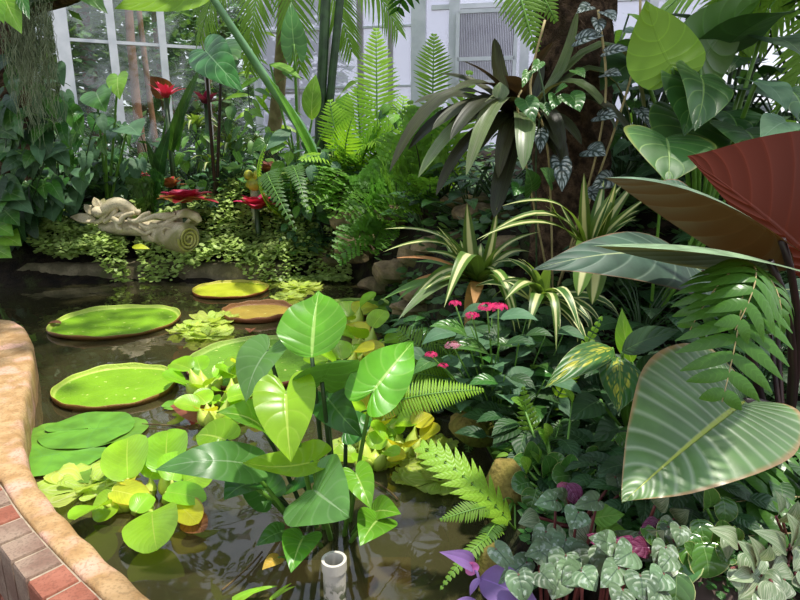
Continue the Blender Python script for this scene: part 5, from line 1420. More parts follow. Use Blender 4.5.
# yellow-green lobed ornament
yo = plain('yellow_glaze', (176, 176, 50), (130, 136, 36), 20, .4, .3, .005, .5)
yc = P(254, 184, 5.75); r = S(1, yc)
yr = plant_root('garden_ornament', np.array([yc[0], yc[1], tz(yc[0], yc[1])]), 'small yellow-green lobed garden ornament on a pale stem above the right red rosette', 'ornament')
b = MB(); b.add(*blob_geo(yc, (8 * r, 7 * r, 8 * r), 8, .1, 1)); b.build('body', yo, yr)
for dx in (-4.5, 4.5):
    b = MB(); b.add(*ball_geo(yc + np.array([dx * r, -2 * r, 9 * r]), (4.6 * r, 4.4 * r, 5 * r))); b.build('lobe', yo, yr)
t = MB(); t.add(*tube_geo(bez(np.array([yc[0], yc[1], tz(yc[0], yc[1]) - .05]), yc, n=5), [5 * r, 4 * r], 8)); t.build('stem', plain('pale_stem', (170, 176, 140), (140, 150, 110), 9), yr)

# ------------------------------------------------------------------ red rosettes
def rosette(px, py, Y, rpx, n, mat, label, seed=0, tilt=(10, 60), w=.28, shape='strap', cat='bromeliad', name='red_bromeliad', dz=.12, mat2=None, arch=.1):
    rr_ = random.Random(seed); c = P(px, py, Y); r = S(rpx, c); rt = plant_root(name, np.array([c[0], c[1], tz(c[0], c[1])]), label, cat)
    for i in range(n):
        k = i / n; a = i * 2.4 + rr_.uniform(-.1, .1); tl = math.radians(tilt[0] + (tilt[1] - tilt[0]) * k)
        d = np.array([math.cos(a), math.sin(a), 0]); L = r * (1.05 - .45 * k) * rr_.uniform(.85, 1.1)
        T = c + L * (d * math.cos(tl) + np.array([0, 0, math.sin(tl)]))
        b = MB(); b.add(*leaf_geo(c + d * r * .05, T, r * w * 2, nrm(np.array([0, 0, 1.]) - d * math.sin(tl)), shape, arch=arch, fold=.2, ns=8, nw=2)); b.build('leaf', LM[mat2 if mat2 and k < .4 else mat], rt)
    t = MB(); t.add(*tube_geo([np.array([c[0], c[1], tz(c[0], c[1]) - .02]), c], [.03, .025], 6)); t.build('stem', LM['petiole_dark'], rt)
    return rt


rosette(184, 203, 5.42, 32, 20, 'red', 'brightest red bromeliad rosette, beside the carved spiral', 1, (0, 45), .3, mat2='redtip')
rosette(257, 209, 5.62, 26, 17, 'red', 'red bromeliad rosette on the creeping mat below the yellow ornament', 2, (5, 60), .26)
rosette(136, 177, 6.3, 16, 12, 'red', 'crimson bromeliad rosette in shade behind the statue', 3, (0, 40), .2)
rosette(170, 188, 6.1, 20, 12, 'redtip', 'yellow-green and red bromeliad rosette behind the brightest red rosette', 4, (10, 60), .22)
rosette(166, 98, 6.2, 24, 13, 'red', 'tall pinkish red strap-leaved plant in front of the garden window', 5, (20, 75), .14, 'blade')
rosette(206, 104, 6.2, 24, 13, 'maroon', 'dull purple-leaved rosette left of the diagonal stalk', 6, (5, 60), .16, 'blade')
rosette(272, 176, 6.2, 26, 10, 'brown', 'olive brown rosette right of the yellow ornament', 8, (15, 60), .3, 'ovate', name='brown_rosette', cat='plant')
rosette(232, 176, 6.0, 26, 12, 'bluegreen', 'dark blue-green rosette left of the yellow ornament', 9, (15, 60), .26, 'ovate', name='dark_rosette', cat='plant')

# ------------------------------------------------------------------ striped draping plants (cream midrib)
for i, (x, y, Y, r, lb_) in enumerate([(232, 150, 6.4, 34, 'cream-striped arching plant left of the diagonal stalk'), (212, 168, 6.2, 30, 'cream-striped arching plant above the brightest red rosette'), (196, 128, 6.8, 30, 'pale striped arching plant below the purple rosette'), (258, 150, 6.5, 30, 'cream-striped arching plant beneath the diagonal stalk')]):
    rosette(x, y, Y, r, 16, 'stripe', lb_, 30 + i, (-15, 60), .09, 'blade', name='spider_plant', cat='plant', arch=.3)

# ------------------------------------------------------------------ tall stalks and the banana leaf overhead
bt = plant_root('giant_stalk_plant', onground(321, 185, 6.6), 'two tall thick green stalks rising out of the picture, centre back', 'plant')
for pts, r in (([(319, 165), (321, 100), (324, 40), (327, -30)], 5.2), ([(326, 165), (330, 100), (336, 40), (343, -30)], 4.2)):
    c = catmull([P(x, y, 6.5) for x, y in pts], 12); c[0][2] = tz(c[0][0], c[0][1]) - .02
    t = MB(); t.add(*tube_geo(c, [S(r, c[0]), S(r * .9, c[0])], 10)); sk = t.build('stalk', LM['petiole_dark'], bt)
    # blades above the frame
    B = c[-1]; T = B + np.array([.9 if r < 5 else -.9, -.4, .8])
    lb = MB(); lb.add(*leaf_geo(B, T, .5, (0, -.2, 1), 'lance', arch=.15, fold=.2)); lb.build('leaf', LM['elephant'], sk)
LM['stalk'] = plain('pale_green_stalk', (116, 158, 110), (96, 140, 90), 6, .4, .1, spec=.5)
dt = plant_root('leaning_stalk_plant', onground(322, 190, 5.9), 'leaning pale green stalk crossing diagonally to the upper left', 'plant')
c = catmull([onground(322, 190, 5.9), P(313, 152, 5.7), P(264, 76, 5.5), (P(214, 0, 5.3)), P(184, -45, 5.3)], 16)
t = MB(); t.add(*tube_geo(c, [S(6.2, c[2]), S(4.8, c[2]), S(3.2, c[2]), S(3, c[2])], 10)); sk = t.build('stalk', LM['stalk'], dt)
lb = MB(); lb.add(*leaf_geo(P(318, 168, 5.7), P(266, 74, 5.4), S(11, c[4]), (.6, -.7, .4), 'blade', arch=.04, fold=.35)); lb.build('sheath', LM['fresh'], dt)
bnr = onground(-30, 200, 5.4)
bn = plant_root('banana_plant', bnr, 'broad yellow-green leaf hanging in at the top left edge', 'banana plant')
B, T = P(204, -14, 3.6), P(118, 14, 3.3)
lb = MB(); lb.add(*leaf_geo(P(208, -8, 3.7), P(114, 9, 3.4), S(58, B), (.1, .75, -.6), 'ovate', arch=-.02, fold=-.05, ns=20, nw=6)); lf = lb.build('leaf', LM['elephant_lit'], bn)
lb = MB(); lb.add(*leaf_geo(P(60, -26, 3.7), P(108, 14, 3.5), S(30, B), (.1, .75, -.6), 'lance', arch=-.12, fold=-.1, ns=20, nw=6)); lf2 = lb.build('leaf', LM['glossy'], bn)
for lfx, e in ((lf, P(208, -8, 3.7)), (lf2, P(60, -26, 3.7))): petiole(lfx, bnr, e, [.03, .015], LM['petiole_dark'], (-.5, -.2, .6), n=12)

# veined hanging leaf, arrow leaves
ar2 = plant_root('arrow_leaf_plant', onground(215, 190, 5.9), 'tall plant with a large pale-veined leaf hanging left of the diagonal stalk', 'plant')
LM['veined'] = leafmat('pale_veined_leaf', (72, 134, 70), back=(80, 140, 70), vein=(150, 196, 140), nv=9, slant=1.4, vstr=.6, vw=.15, mid=.04, rough=.35, trans=.25, bump=.6, var=.05)
pxleaf(ar2, (205, 50, 5.4, 243, 92, 5.0, 44, (-.3, -.8, .5)), 'cordate', 'veined', stem_from=onground(215, 190, 5.9), stem_mat=LM['stem_dark'], pr=.012, ns=18, nw=6)
pxleaf(ar2, (222, 44, 5.6, 236, 66, 5.4, 36, (.3, -.8, .5)), 'cordate', 'glossy', stem_from=onground(215, 190, 5.9), stem_mat=LM['stem_dark'], pr=.012, ns=16, nw=5)
sg = plant_root('arrow_leaf_plant', onground(300, 190, 6.4), 'arrow-shaped green leaf hanging between the leaning stalk and the tall stalks', 'plant')
pxleaf(sg, (294, 44, 6.0, 291, 2, 6.1, 30, (0, -1, .2)), 'sagit', 'glossy', stem_from=onground(300, 190, 6.4), pr=.012, ns=20, nw=6, fold=.05)
pxleaf(sg, (312, 120, 6.0, 316, 74, 6.0, 22, (-.3, -.9, .2)), 'lance', 'fresh', stem_from=onground(300, 190, 6.4), pr=.01, ns=14, nw=4)
pxleaf(sg, (270, 64, 6.2, 302, 80, 6.0, 12, (0, -.6, .8)), 'lance', 'fresh', stem_from=onground(300, 190, 6.4), pr=.01, ns=14, nw=4)
pxleaf(sg, (338, 130, 6.0, 348, 92, 6.0, 24, (.2, -.9, .3)), 'lance', 'fresh', stem_from=onground(300, 190, 6.4), pr=.01, ns=14, nw=4)
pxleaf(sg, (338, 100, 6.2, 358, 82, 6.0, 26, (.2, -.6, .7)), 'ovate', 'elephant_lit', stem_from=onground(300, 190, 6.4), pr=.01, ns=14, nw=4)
pxleaf(sg, (290, 130, 5.6, 266, 150, 5.4, 14, (.2, -.8, .5)), 'lance', 'bluegreen', stem_from=onground(300, 190, 6.4), pr=.01, ns=14, nw=4)
dv = plant_root('sword_leaf_plant', onground(166, 180, 6.2), 'upright dark sword-shaped leaves in front of the garden window', 'plant')
for (bx, by, tx, ty, w_, mt_) in [(170, 150, 201, 66, 12, 'glossy'), (158, 178, 170, 128, 14, 'deep'), (176, 150, 188, 96, 8, 'glossy'), (160, 176, 146, 140, 9, 'deep')]:
    pxleaf(dv, (bx, by, 6.1, tx, ty, 5.9, w_, (.2, -.9, .3)), 'blade', mt_, stem=False, ns=14, nw=3, fold=.3)
cl = plant_root('red_canna', onground(150, 180, 6.9), 'brown-red broad leaf standing before the garden window', 'plant')
pxleaf(cl, (170, 96, 6.7, 150, 76, 6.6, 22, (-.4, -.7, .5)), 'ovate', leafmat('brown_red_leaf', (110, 62, 36), back=(96, 50, 34), vein=(136, 80, 50), rough=.4, trans=.3), stem_from=onground(150, 180, 6.9), pr=.012)
pl2 = plant_root('broad_leaf_plant', onground(105, 185, 6.0), 'pale bluish heart leaf standing before the white window post', 'plant')
pxleaf(pl2, (96, 92, 5.8, 106, 112, 5.6, 34, (0, -.8, .5)), 'cordate', 'arum_blue', stem_from=onground(105, 185, 6.0), pr=.01, ns=16, nw=5)
pxleaf(pl2, (118, 76, 5.9, 120, 100, 5.7, 22, (0, -.8, .5)), 'cordate', 'fresh', stem_from=onground(105, 185, 6.0), pr=.01, ns=14, nw=5)
pxleaf(pl2, (104, 118, 5.6, 92, 132, 5.5, 30, (0, -.7, .6)), 'cordate', 'glossy', stem_from=onground(105, 185, 6.0), pr=.01, ns=14, nw=5)
pxleaf(pl2, (128, 126, 5.8, 140, 136, 5.6, 34, (0, -.6, .8)), 'cordate', 'bluegreen', stem_from=onground(105, 185, 6.0), pr=.01, ns=14, nw=5)

# ------------------------------------------------------------------ ferns and fronds of the middle ground
fern_plant('sword_fern', onground(352, 168, 6.0), [
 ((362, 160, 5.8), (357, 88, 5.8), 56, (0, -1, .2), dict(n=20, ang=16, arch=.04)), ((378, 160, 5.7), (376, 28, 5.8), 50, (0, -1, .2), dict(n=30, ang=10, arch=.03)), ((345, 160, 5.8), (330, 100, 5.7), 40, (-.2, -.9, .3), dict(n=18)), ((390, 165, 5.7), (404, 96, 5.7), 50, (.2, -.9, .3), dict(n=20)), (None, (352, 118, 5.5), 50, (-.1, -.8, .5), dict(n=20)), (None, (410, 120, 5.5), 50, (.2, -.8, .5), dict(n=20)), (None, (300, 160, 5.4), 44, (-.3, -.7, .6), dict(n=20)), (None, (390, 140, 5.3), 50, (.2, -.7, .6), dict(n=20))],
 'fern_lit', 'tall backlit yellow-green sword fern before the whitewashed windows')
fern_plant('sword_fern', onground(432, 175, 4.4), [
 ((432, 118, 4.3), (434, 34, 4.4), 44, (0, -1, .2), dict(n=20, ang=18, arch=.04)), (None, (410, 100, 4.2), 40, (-.2, -.9, .3), dict(n=18)), (None, (470, 70, 4.3), 50, (.2, -.9, .3), dict(n=20)), (None, (450, 110, 4.0), 50, (.2, -.8, .4), dict(n=20))],
 'fern', 'sword fern beside the white window post, left of the dark bromeliad')
fern_plant('sword_fern', onground(292, 182, 5.9), [
 (None, (266, 145, 4.9), 26, (-.2, -.8, .5), dict(n=34)), (None, (296, 232, 4.5), 30, (0, -.9, .4), dict(n=34, arch=.35, mat='fern_dark')), (None, (308, 214, 4.5), 26, (.2, -.9, .4), dict(n=34, arch=.3, mat='fern_dark'))],
 'fern_lit', 'drooping fern at the edge of the creeping mat')


def lacy(name, base, tips, mat, label, seed=0, leaflet=.03):
    """much-divided fronds: fine leaflets on side branches"""
    rr_ = random.Random(seed); rt = plant_root(name, base, label, 'fern'); base = np.asarray(base, float)
    for (tx, ty, tY, wd) in tips:
        T = P(tx, ty, tY); pts = bez(base, T, (0, -.05, .16), 14); W = S(wd, T); b = MB()
        x = nrm(T - base); y = nrm(np.cross((0, -.6, .8), x)); z = np.cross(x, y)
        for i in range(3, 14):
            f = math.sin(PI * (.1 + .85 * (i - 3) / 11)) * W / 2
            if i == 3: b.add(*tube_geo(pts, .0015, 3, False))
            for sg_ in (-1, 1):
                d = nrm(y * sg_ + x * .6 + z * rr_.uniform(-.2, .2)); n_ = max(3, int(f / (leaflet * .42)))
                for k in range(n_):
                    p = pts[i] + d * f * (k + .5) / n_ + np.array([0, 0, -.1 * f * (k / n_) ** 2])
                    for s2_ in (-1, 1):
                        e = nrm(x * s2_ + d * .5 + z * rr_.uniform(-.3, .3)); L = leaflet * rr_.uniform(.7, 1.2) * (1.1 - .5 * k / n_)
                        w_ = np.cross(z + np.array([rr_.uniform(-.4, .4), rr_.uniform(-.4, .1), 0]), e)
                        b.add([p, p + e * L * .7 + w_ * L * .42, p + e * L, p + e * L * .7 - w_ * L * .42], [(0, 3, 2, 1)], [(0, 0), (.6, .9), (1, 0), (.6, -.9)])
        f_ = b.build('frond', LM[mat], rt, smooth=False); t = MB(); t.add(*tube_geo(pts, [.006, .002], 5)); t.build('rachis', LM['stem_dark'], f_)
    return rt


LM['lace'] = leafmat('feathery_leaflet', (98, 150, 46), back=(106, 154, 58), vstr=0, mid=.02, rough=.45, trans=.4, bump=.1, var=.1, noise=.25)
lacy('maidenhair_fern', onground(398, 198, 5.0), [(342, 258, 4.7, 50), (352, 230, 4.8, 54), (372, 200, 4.8, 60), (394, 170, 5.0, 60), (420, 160, 5.0, 60), (372, 250, 4.6, 54), (410, 196, 4.7, 60), (430, 190, 4.8, 50), (396, 226, 4.6, 54), (360, 180, 5.0, 50), (430, 150, 4.8, 54), (400, 140, 5.0, 54), (440, 170, 4.6, 50), (384, 180, 4.6, 54), (364, 214, 4.6, 54)], 'lace', 'feathery green fern cascading over the rocks to the dark water corner', 1, .042)
lacy('maidenhair_fern', onground(360, 175, 5.8), [(330, 190, 5.3, 50), (345, 165, 5.5, 50), (372, 150, 5.5, 54), (310, 205, 5.3, 44), (336, 215, 5.2, 44), (390, 158, 5.4, 50)], 'lace', 'feathery fern behind the first one, under the tall backlit fern', 2, .045)
lacy('maidenhair_fern', onground(425, 235, 4.2), [(396, 170, 3.9, 56), (412, 140, 4.0, 56), (434, 120, 4.1, 54), (446, 160, 3.9, 50), (404, 200, 3.8, 56), (430, 190, 3.7, 50), (388, 222, 3.8, 50), (420, 112, 4.2, 50)], 'lace', 'feathery fern between the cascade rocks and the dark bromeliad', 4, .036)
lacy('maidenhair_fern', onground(150, 190, 5.9), [(140, 185, 5.7, 30), (152, 196, 5.6, 30), (160, 178, 5.7, 30), (146, 205, 5.6, 26)], 'fern_dark', 'small feathery dark fern behind the stone statue', 3, .05)

# palm fronds along the top
pm = plant_root('palm', onground(268, 160, 7.6), 'palm with long fine-fingered fronds hanging along the top of the picture', 'palm')
pcx = P(286, -70, 7.3)
t = MB(); t.add(*tube_geo(bez(onground(268, 160, 7.6), pcx, (.05, 0, 0), 12), [.09, .06], 8)); t.build('trunk', plain('palm_trunk', (150, 136, 96), (120, 106, 70), 9, .8), pm)
for (tx, ty, tY, wp) in [(398, 30, 6.9, 90), (352, 52, 6.8, 80), (200, 40, 6.9, 80), (196, 10, 7.0, 80), (250, 70, 6.6, 70), (300, 70, 6.4, 80), (430, -20, 6.9, 90), (150, -30, 7, 90), (330, -160, 8, 90), (240, -160, 8.2, 90), (400, -90, 7.4, 90)]:
    gm, rp_ = frond_geo(pcx, P(tx, ty, tY), S(wp, P(tx, ty, tY)), (0, -.6, .8), n=30, arch=.16, pw=.028, ang=42, droop=.25, prof='palm', seg=3, t0=.15)
    b = MB(); b.add(*gm); f = b.build('frond', LM['fern'], pm); t = MB(); t.add(*tube_geo(rp_, [.014, .005], 5)); t.build('rachis', LM['petiole'], f)
pm2 = plant_root('palm', onground(840, 200, 4.2), 'palm with stiff fingered fronds behind the elephant ears, top right', 'palm')
pcx = P(840, -60, 4.0)
t = MB(); t.add(*tube_geo(bez(onground(840, 200, 4.2), pcx, (.05, 0, 0), 12), [.09, .07], 8)); t.build('trunk', bark, pm2)
for (tx, ty, tY, wp) in [(712, 20, 3.8, 110), (740, 50, 3.7, 110), (640, -20, 3.9, 120), (790, 100, 3.4, 110), (760, -100, 3.4, 120), (900, 60, 3.4, 120), (680, -90, 3.4, 120), (640, 40, 4.6, 100), (840, -160, 3, 120)]:
    gm, rp_ = frond_geo(pcx, P(tx, ty, tY), S(wp, P(tx, ty, tY)), (0, -.6, .8), n=26, arch=.16, pw=.032, ang=40, droop=.2, prof='palm', seg=3, t0=.12)
    b = MB(); b.add(*gm); f = b.build('frond', LM['fern'], pm2); t = MB(); t.add(*tube_geo(rp_, [.012, .005], 5)); t.build('rachis', LM['petiole'], f)

# ------------------------------------------------------------------ left: mossy trunk, hanging moss, climbing leaves
lt = plant_root('mossy_tree', onground(-2, 225, 5.6), 'dark mossy tree trunk at the left edge', 'tree')
tp2 = bez(onground(-2, 225, 5.6, -.1), P(4, -120, 5.4), (.02, 0, 0), 24)
b = MB(); vs, fs, uv = tube_geo(tp2, [.27, .22, .2, .22], 24)
vs = [np.array(v) + np.array([random.uniform(-.02, .02), random.uniform(-.02, .02), 0]) for v in vs]; b.add(vs, fs, uv); b.build('trunk', bark, lt)
for pts in ([(4, 30, 5.45), (30, 6, 5.0), (70, -6, 4.5), (120, -30, 4.2)], [(4, 60, 5.45), (20, 10, 4.7), (40, -20, 4.2)], [(4, -40, 5.45), (60, -140, 4.6), (100, -200, 4.2)], [(2, -60, 5.45), (-100, -160, 3.0)]):
    c = catmull([P(*q) for q in pts], 14); t = MB(); t.add(*tube_geo(c, [.09, .05], 8)); t.build('branch', bark, lt)
# unseen crown above left, put in to darken the water's reflections
lc = MB(); rr_ = random.Random(8)
for ctr_, rad_, n in ((P(-60, -160, 3.9), (1.5, 1.3, .5), 900), (P(20, -150, 4.2), (.7, .8, .4), 350)):
    for i in range(n):
        p = ctr_ + np.array(rad_) * np.array([rr_.gauss(0, .5), rr_.gauss(0, .5), rr_.gauss(0, .5)]); a = rr_.uniform(0, 6.28)
        d = nrm([math.cos(a), math.sin(a), rr_.uniform(-.6, .2)]); s_ = nrm(np.cross((rr_.uniform(-.4, .4), rr_.uniform(-.4, .4), 1), d)); L = rr_.uniform(.12, .24)
        lc.add([p, p + d * L * .5 + s_ * L * .28, p + d * L, p + d * L * .5 - s_ * L * .28], [(0, 3, 2, 1)], [(0, 0), (.5, .9), (1, 0), (.5, -.9)])
tag(lc.build('foliage', LM['glossy'], lt, smooth=False), kind='stuff')
LM['moss'] = plain('grey_moss', (142, 152, 120), (104, 116, 84), 20, .95, .1)
mb = MB(); rr_ = random.Random(5)
for i in range(260):
    px = rr_.choice([rr_.gauss(14, 7), rr_.gauss(24, 5), rr_.gauss(30, 7), rr_.gauss(42, 4)]); y0 = rr_.uniform(-10, 40); ln = rr_.uniform(30, 110) * (1 if px < 30 or px > 40 else .9)
    Y = 4.0 + rr_.uniform(-.12, .15); p = P(px, y0, Y); Lm = S(ln, p)
    pts = [p + np.array([rr_.uniform(-.02, .02) + .012 * math.sin(k * 1.7 + i), rr_.uniform(-.02, .02), -Lm * k / 7]) for k in range(8)]
    mb.add(*tube_geo(pts, [.0025, .0012], 3, False))
mb.build('spanish_moss', LM['moss'], None, loc=P(30, 30, 4.0), label='grey Spanish moss hanging in veils from the branches at the left edge', cat='moss', kind='stuff')

def leafwall(name, base, stems, n, L, mat, label, shape='cordate', seed=0, cat='plant', down=.8, wr=.68, smat=None, pr=.007, spreadx=.16):
    """a climber: stems given as pixel paths (px, py, Y), stalked leaves hanging off them to all sides"""
    rr_ = random.Random(seed); rt = plant_root(name, base, label, cat); mats = mat if isinstance(mat, (list, tuple)) else [mat]
    for st_ in stems:
        c = catmull([np.asarray(base, float)] + [P(*q) for q in st_], 16)
        t = MB(); t.add(*tube_geo(c, [pr, pr * .6], 5)); s0 = t.build('stem', smat or LM['petiole_dark'], rt)
        for i in range(n):
            q = rr_.uniform(.12, 1); p = np.array([np.interp(q, np.linspace(0, 1, 16), c[:, k]) for k in range(3)])
            off = np.array([rr_.uniform(-1, 1), rr_.uniform(-1, .35), rr_.uniform(-.2, .6)]) * spreadx
            B = p + off; Lk = L * rr_.uniform(.55, 1.2)
            d = nrm(np.array([off[0] * 3, off[1] * 2 - .15, -down * rr_.uniform(.3, 1.3)]))
            N = nrm(np.array([rr_.uniform(-.5, .5), -1, rr_.uniform(.3, 1.2)]))
            b = MB(); b.add(*leaf_geo(B, B + d * Lk, Lk * wr * rr_.uniform(.8, 1.1), N, shape, ns=9, nw=3, arch=.12, fold=.12, wave=.02))
            lf = b.build('leaf', LM[rr_.choice(mats)], rt); petiole(lf, p, B, [.004, .003], LM['petiole'], (0, 0, .02), n=5)
    return rt


leafwall('climbing_plant', onground(18, 232, 5.5), [[(14, 160, 5.2), (20, 90, 5.15), (26, 50, 5.15)], [(36, 190, 5.2), (52, 130, 5.1), (56, 96, 5.1)], [(4, 200, 5.15), (6, 140, 5.1), (4, 100, 5.1)], [(30, 200, 5.3), (34, 150, 5.2), (30, 110, 5.2)]], 17, .22, ['glossy', 'arum_dark', 'deep'], 'climbing heart-leaved plant covering the mossy trunk at the left edge', seed=1)
leafwall('climbing_plant', onground(64, 232, 5.8), [[(58, 165, 5.4), (52, 120, 5.2), (48, 60, 5.1)], [(84, 165, 5.4), (90, 140, 5.2), (96, 120, 5.2)], [(44, 190, 5.4), (38, 160, 5.2), (44, 120, 5.1)]], 15, .19, ['glossy', 'arum_dark', 'bluegreen'], 'leafy green climber hanging before the left window post', seed=2)
leafwall('climbing_plant', onground(34, 240, 5.6), [[(30, 215, 5.4), (26, 190, 5.3)], [(14, 225, 5.3), (4, 205, 5.3)]], 14, .2, ['deep', 'bluegreen'], 'dark-leaved plant in the shade left of the statue', seed=3)
leafwall('understory_plant', onground(110, 195, 6.2), [[(100, 160, 6.1), (92, 140, 6.0)], [(118, 160, 6.1), (124, 130, 6.1)], [(130, 175, 6.0), (140, 160, 6.0)]], 12, .2, ['bluegreen', 'glossy'], 'blue-green leafy plant below the pale heart leaf', seed=4)
leafwall('understory_plant', onground(215, 185, 6.4), [[(200, 150, 6.3), (190, 130, 6.2)], [(225, 140, 6.3), (236, 110, 6.3)], [(246, 150, 6.3), (262, 130, 6.2)]], 14, .17, ['fresh', 'glossy', 'strap'], 'light green bushy plant left of the leaning stalk', 'lance', seed=5, wr=.4)
leafwall('understory_plant', onground(262, 175, 7.6), [[(250, 110, 7.5), (246, 40, 7.4)], [(270, 110, 7.5), (276, 60, 7.4)]], 16, .3, ['fresh', 'hyacinth', 'strap'], 'tall yellow-green plant behind the leaning stalk', 'lance', seed=6, wr=.22, spreadx=.25, down=.3)
leafwall('understory_plant', onground(180, 190, 6.5), [[(176, 160, 6.4), (170, 140, 6.4)], [(196, 165, 6.4), (206, 140, 6.4)]], 12, .17, ['glossy', 'fresh', 'bluegreen'], 'bushy green plant above the brightest red rosette', 'ovate', seed=7)
leafwall('understory_plant', onground(300, 195, 5.8), [[(296, 165, 5.7), (286, 140, 5.7)], [(312, 175, 5.6), (330, 160, 5.5)]], 12, .17, ['bluegreen', 'fresh', 'glossy'], 'leafy plant around the foot of the tall stalks', 'ovate', seed=8)
leafwall('understory_plant', onground(410, 165, 5.6), [[(404, 130, 5.4), (400, 110, 5.4)], [(420, 140, 5.4), (430, 120, 5.3)], [(446, 150, 5.2), (450, 130, 5.2)]], 12, .15, ['fresh', 'glossy'], 'leafy green plant between the tall fern and the dark bromeliad', 'ovate', seed=9)
spx = plant_root('split_leaf_plant', onground(66, 240, 5.8), 'dark split-leaved plant left of the statue head', 'plant')
for (bx, by, tx, ty, w_) in [(60, 196, 62, 222, 38), (50, 200, 44, 214, 26), (74, 194, 84, 206, 28), (92, 176, 90, 196, 22), (88, 168, 98, 182, 20)]:
    pxleaf(spx, (bx - 8, by, 5.5, tx - 8, ty, 5.3, w_, (0, -.75, .6)), 'cordate', 'bluegreen', stem_from=onground(66, 240, 5.8), ns=16, nw=5)
lf3 = plant_root('broad_leaf_plant', onground(-10, 262, 5.3), 'large leaves at the left edge above the stone rim', 'plant')
for (bx, by, tx, ty, w_, mt_) in [(-6, 188, 26, 200, 40, 'glossy'), (4, 236, 22, 246, 26, 'fresh'), (-4, 226, 14, 236, 26, 'fresh'), (10, 196, 34, 214, 24, 'bluegreen'), (-4, 250, 12, 258, 24, 'fresh'), (0, 130, 18, 140, 24, 'glossy'), (4, 210, 20, 226, 26, 'glossy')]:
    pxleaf(lf3, (bx, by, 5.1, tx, ty, 4.95, w_, (0, -.7, .7)), 'cordate', mt_, stem_from=onground(-10, 262, 5.3), ns=14, nw=5)
hl = plant_root('hanging_vine', P(8, -20, 3.2), 'bright green pointed leaves hanging in at the top left corner', 'vine')
for (bx, by, tx, ty, w_, mt_) in [(4, -4, 22, 34, 22, 'fresh'), (20, -8, 30, 20, 12, 'glossy'), (-4, -6, 4, 24, 16, 'fresh')]:
    pxleaf(hl, (bx, by, 3.2, tx, ty, 3.1, w_, (.2, -.9, .3)), 'lance', mt_, stem_from=P(8, -20, 3.2), ns=14, nw=4)

# ------------------------------------------------------------------ leafy filling of the middle ground: every plant its own
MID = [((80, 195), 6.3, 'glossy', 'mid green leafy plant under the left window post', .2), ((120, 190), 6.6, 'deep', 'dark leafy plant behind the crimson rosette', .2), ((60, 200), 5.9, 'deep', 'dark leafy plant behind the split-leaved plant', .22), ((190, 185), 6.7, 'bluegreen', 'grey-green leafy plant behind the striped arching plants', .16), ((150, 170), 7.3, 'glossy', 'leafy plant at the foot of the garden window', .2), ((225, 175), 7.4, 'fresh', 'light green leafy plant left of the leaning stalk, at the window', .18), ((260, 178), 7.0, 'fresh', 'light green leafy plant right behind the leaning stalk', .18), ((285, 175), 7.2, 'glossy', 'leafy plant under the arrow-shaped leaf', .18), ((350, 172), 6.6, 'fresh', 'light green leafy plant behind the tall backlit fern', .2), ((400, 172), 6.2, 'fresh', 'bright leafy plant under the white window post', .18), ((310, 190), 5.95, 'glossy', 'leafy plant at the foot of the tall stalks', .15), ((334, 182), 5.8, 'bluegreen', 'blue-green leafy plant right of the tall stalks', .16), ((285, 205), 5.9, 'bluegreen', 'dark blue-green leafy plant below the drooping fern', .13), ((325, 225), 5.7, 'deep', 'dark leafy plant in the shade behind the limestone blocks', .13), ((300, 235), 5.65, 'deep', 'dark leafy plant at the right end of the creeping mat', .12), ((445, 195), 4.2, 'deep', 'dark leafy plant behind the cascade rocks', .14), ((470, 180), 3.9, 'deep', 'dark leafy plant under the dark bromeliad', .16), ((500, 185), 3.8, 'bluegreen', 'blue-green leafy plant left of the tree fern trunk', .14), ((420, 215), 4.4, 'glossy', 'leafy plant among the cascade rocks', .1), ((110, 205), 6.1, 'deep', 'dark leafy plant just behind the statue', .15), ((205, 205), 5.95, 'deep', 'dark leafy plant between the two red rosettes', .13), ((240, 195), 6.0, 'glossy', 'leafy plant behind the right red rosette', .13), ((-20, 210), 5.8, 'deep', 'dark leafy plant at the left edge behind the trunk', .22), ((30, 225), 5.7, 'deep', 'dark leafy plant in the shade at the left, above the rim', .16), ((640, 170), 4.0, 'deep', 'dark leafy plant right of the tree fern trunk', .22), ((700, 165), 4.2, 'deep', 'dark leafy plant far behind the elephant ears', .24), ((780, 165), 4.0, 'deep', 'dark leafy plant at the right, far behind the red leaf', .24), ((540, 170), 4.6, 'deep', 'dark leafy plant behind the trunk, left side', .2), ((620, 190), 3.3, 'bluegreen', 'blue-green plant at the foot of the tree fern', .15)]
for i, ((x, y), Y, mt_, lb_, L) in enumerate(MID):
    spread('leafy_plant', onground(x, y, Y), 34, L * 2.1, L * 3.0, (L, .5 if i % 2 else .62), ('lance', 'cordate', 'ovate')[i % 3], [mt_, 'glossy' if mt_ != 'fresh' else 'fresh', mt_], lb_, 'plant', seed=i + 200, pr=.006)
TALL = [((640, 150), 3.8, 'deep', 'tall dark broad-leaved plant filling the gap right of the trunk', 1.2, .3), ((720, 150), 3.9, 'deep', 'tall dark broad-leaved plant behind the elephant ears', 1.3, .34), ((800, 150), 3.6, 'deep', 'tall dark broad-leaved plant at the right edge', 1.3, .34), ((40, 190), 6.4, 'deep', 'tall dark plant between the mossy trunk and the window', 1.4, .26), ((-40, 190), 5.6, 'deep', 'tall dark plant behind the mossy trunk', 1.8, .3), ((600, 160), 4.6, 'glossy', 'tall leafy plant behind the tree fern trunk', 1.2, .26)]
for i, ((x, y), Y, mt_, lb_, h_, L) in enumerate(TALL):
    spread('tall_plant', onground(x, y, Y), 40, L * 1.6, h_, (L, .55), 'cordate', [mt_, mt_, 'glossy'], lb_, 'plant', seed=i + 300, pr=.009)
carpet('undergrowth', 'deepcover', 'low green undergrowth covering the soil behind the statue and the red rosettes', 'ground cover', lambda r: (lambda a, b: (a, 220, b))(r.uniform(-60, 420), r.uniform(5.6, 8.6)), 8000, .1, .2, 7)

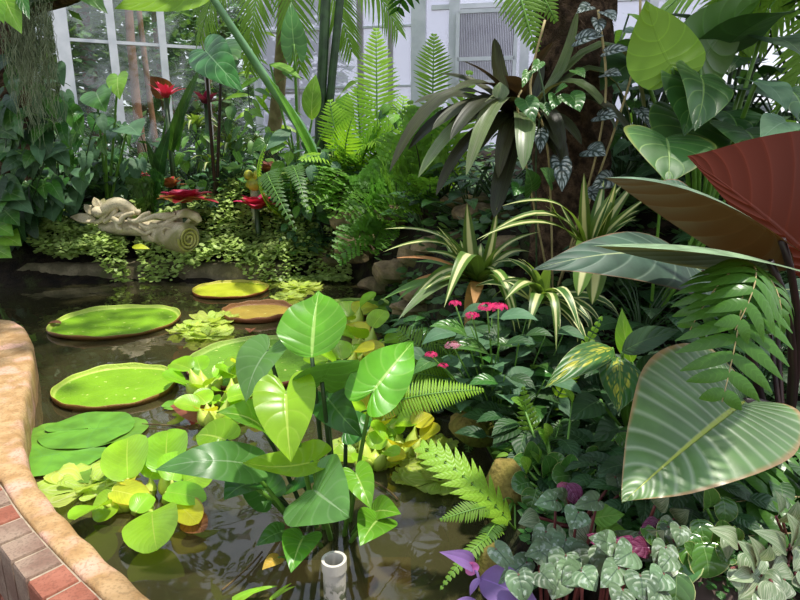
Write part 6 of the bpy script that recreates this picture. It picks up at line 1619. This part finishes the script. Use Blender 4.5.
# ------------------------------------------------------------------ the garden outside the clear glass
LM['garden'] = leafmat('garden_tree_leaf', (70, 104, 54), back=(100, 136, 76), vstr=0, mid=.02, rough=.6, trans=.3, bump=.05, var=.3, noise=.4)
og_bark = plain('garden_bark', (150, 108, 80), (110, 76, 56), 3, .9, .6)


def garden_tree(x, y, h_, rad, n, label, seed, tr=.2, low=.15):
    rr_ = random.Random(seed); rt = plant_root('garden_tree', (x, y, -.36), label, 'tree')
    t = MB(); t.add(*tube_geo(bez((x, y, -.4), (x + rr_.uniform(-.3, .3), y, h_ * .8), (rr_.uniform(-.2, .2), 0, 0), 9), [tr, tr * .5], 10)); t.build('trunk', og_bark, rt)
    b = MB()
    for i in range(n):
        u = np.array([rr_.gauss(0, 1), rr_.gauss(0, 1), rr_.gauss(0, 1)]); u = u / np.linalg.norm(u) * rr_.random() ** .4
        p = np.array([x, y, h_ * (low + 1) / 2]) + u * np.array([rad, rad, h_ * (1 - low) / 2]); a = rr_.uniform(0, 6.28)
        d = nrm([math.cos(a), math.sin(a), rr_.uniform(-.8, .3)]); s_ = nrm(np.cross((rr_.uniform(-.6, .6), rr_.uniform(-.9, .4), 1), d)); L = rr_.uniform(.16, .34)
        b.add([p, p + d * L * .5 + s_ * L * .3, p + d * L, p + d * L * .5 - s_ * L * .3], [(0, 3, 2, 1)], [(0, 0), (.5, .9), (1, 0), (.5, -.9)])
    tag(b.build('foliage', LM['garden'], rt, smooth=False), kind='stuff')


for i, (px, Y, h_, rad, n, lb_, tr) in enumerate([(40, 12, 6, 1.8, 1500, 'dense garden tree outside, behind the white window post', .18), (100, 13.5, 7, 1.9, 1500, 'garden tree outside, seen through the second pane', .2), (145, 11.8, 8, .5, 120, 'garden tree outside with a bare reddish brown trunk', .1), (160, 12.4, 8, .5, 160, 'slimmer garden tree outside beside the reddish trunk', .07), (178, 15, 6, 1.9, 1500, 'garden tree outside behind the reddish trunks', .2), (-10, 11, 6, 2.0, 1300, 'garden tree outside at the far left', .2), (215, 16, 4, 1.7, 900, 'garden tree outside near the corner of the glasshouse', .18)]):
    p = P(px, 145, Y); garden_tree(p[0], p[1], h_, rad, n, lb_, i + 400, tr, .05 if n > 500 else .75)
hgd = MB(); rr_ = random.Random(77)
for i in range(11000):
    p = np.array([rr_.uniform(-14, -1.5), rr_.uniform(16.5, 18.5), rr_.uniform(-.3, 6.5)]); a = rr_.uniform(0, 6.28)
    d = nrm([math.cos(a), math.sin(a), rr_.uniform(-.8, .3)]); s_ = nrm(np.cross((rr_.uniform(-.6, .6), rr_.uniform(-.9, .4), 1), d)); L = rr_.uniform(.3, .55)
    hgd.add([p, p + d * L * .5 + s_ * L * .3, p + d * L, p + d * L * .5 - s_ * L * .3], [(0, 3, 2, 1)], [(0, 0), (.5, .9), (1, 0), (.5, -.9)])
hgd.build('garden_hedge', LM['garden'], None, smooth=False, label='tall green hedge outside beyond the garden trees', cat='hedge', kind='stuff')
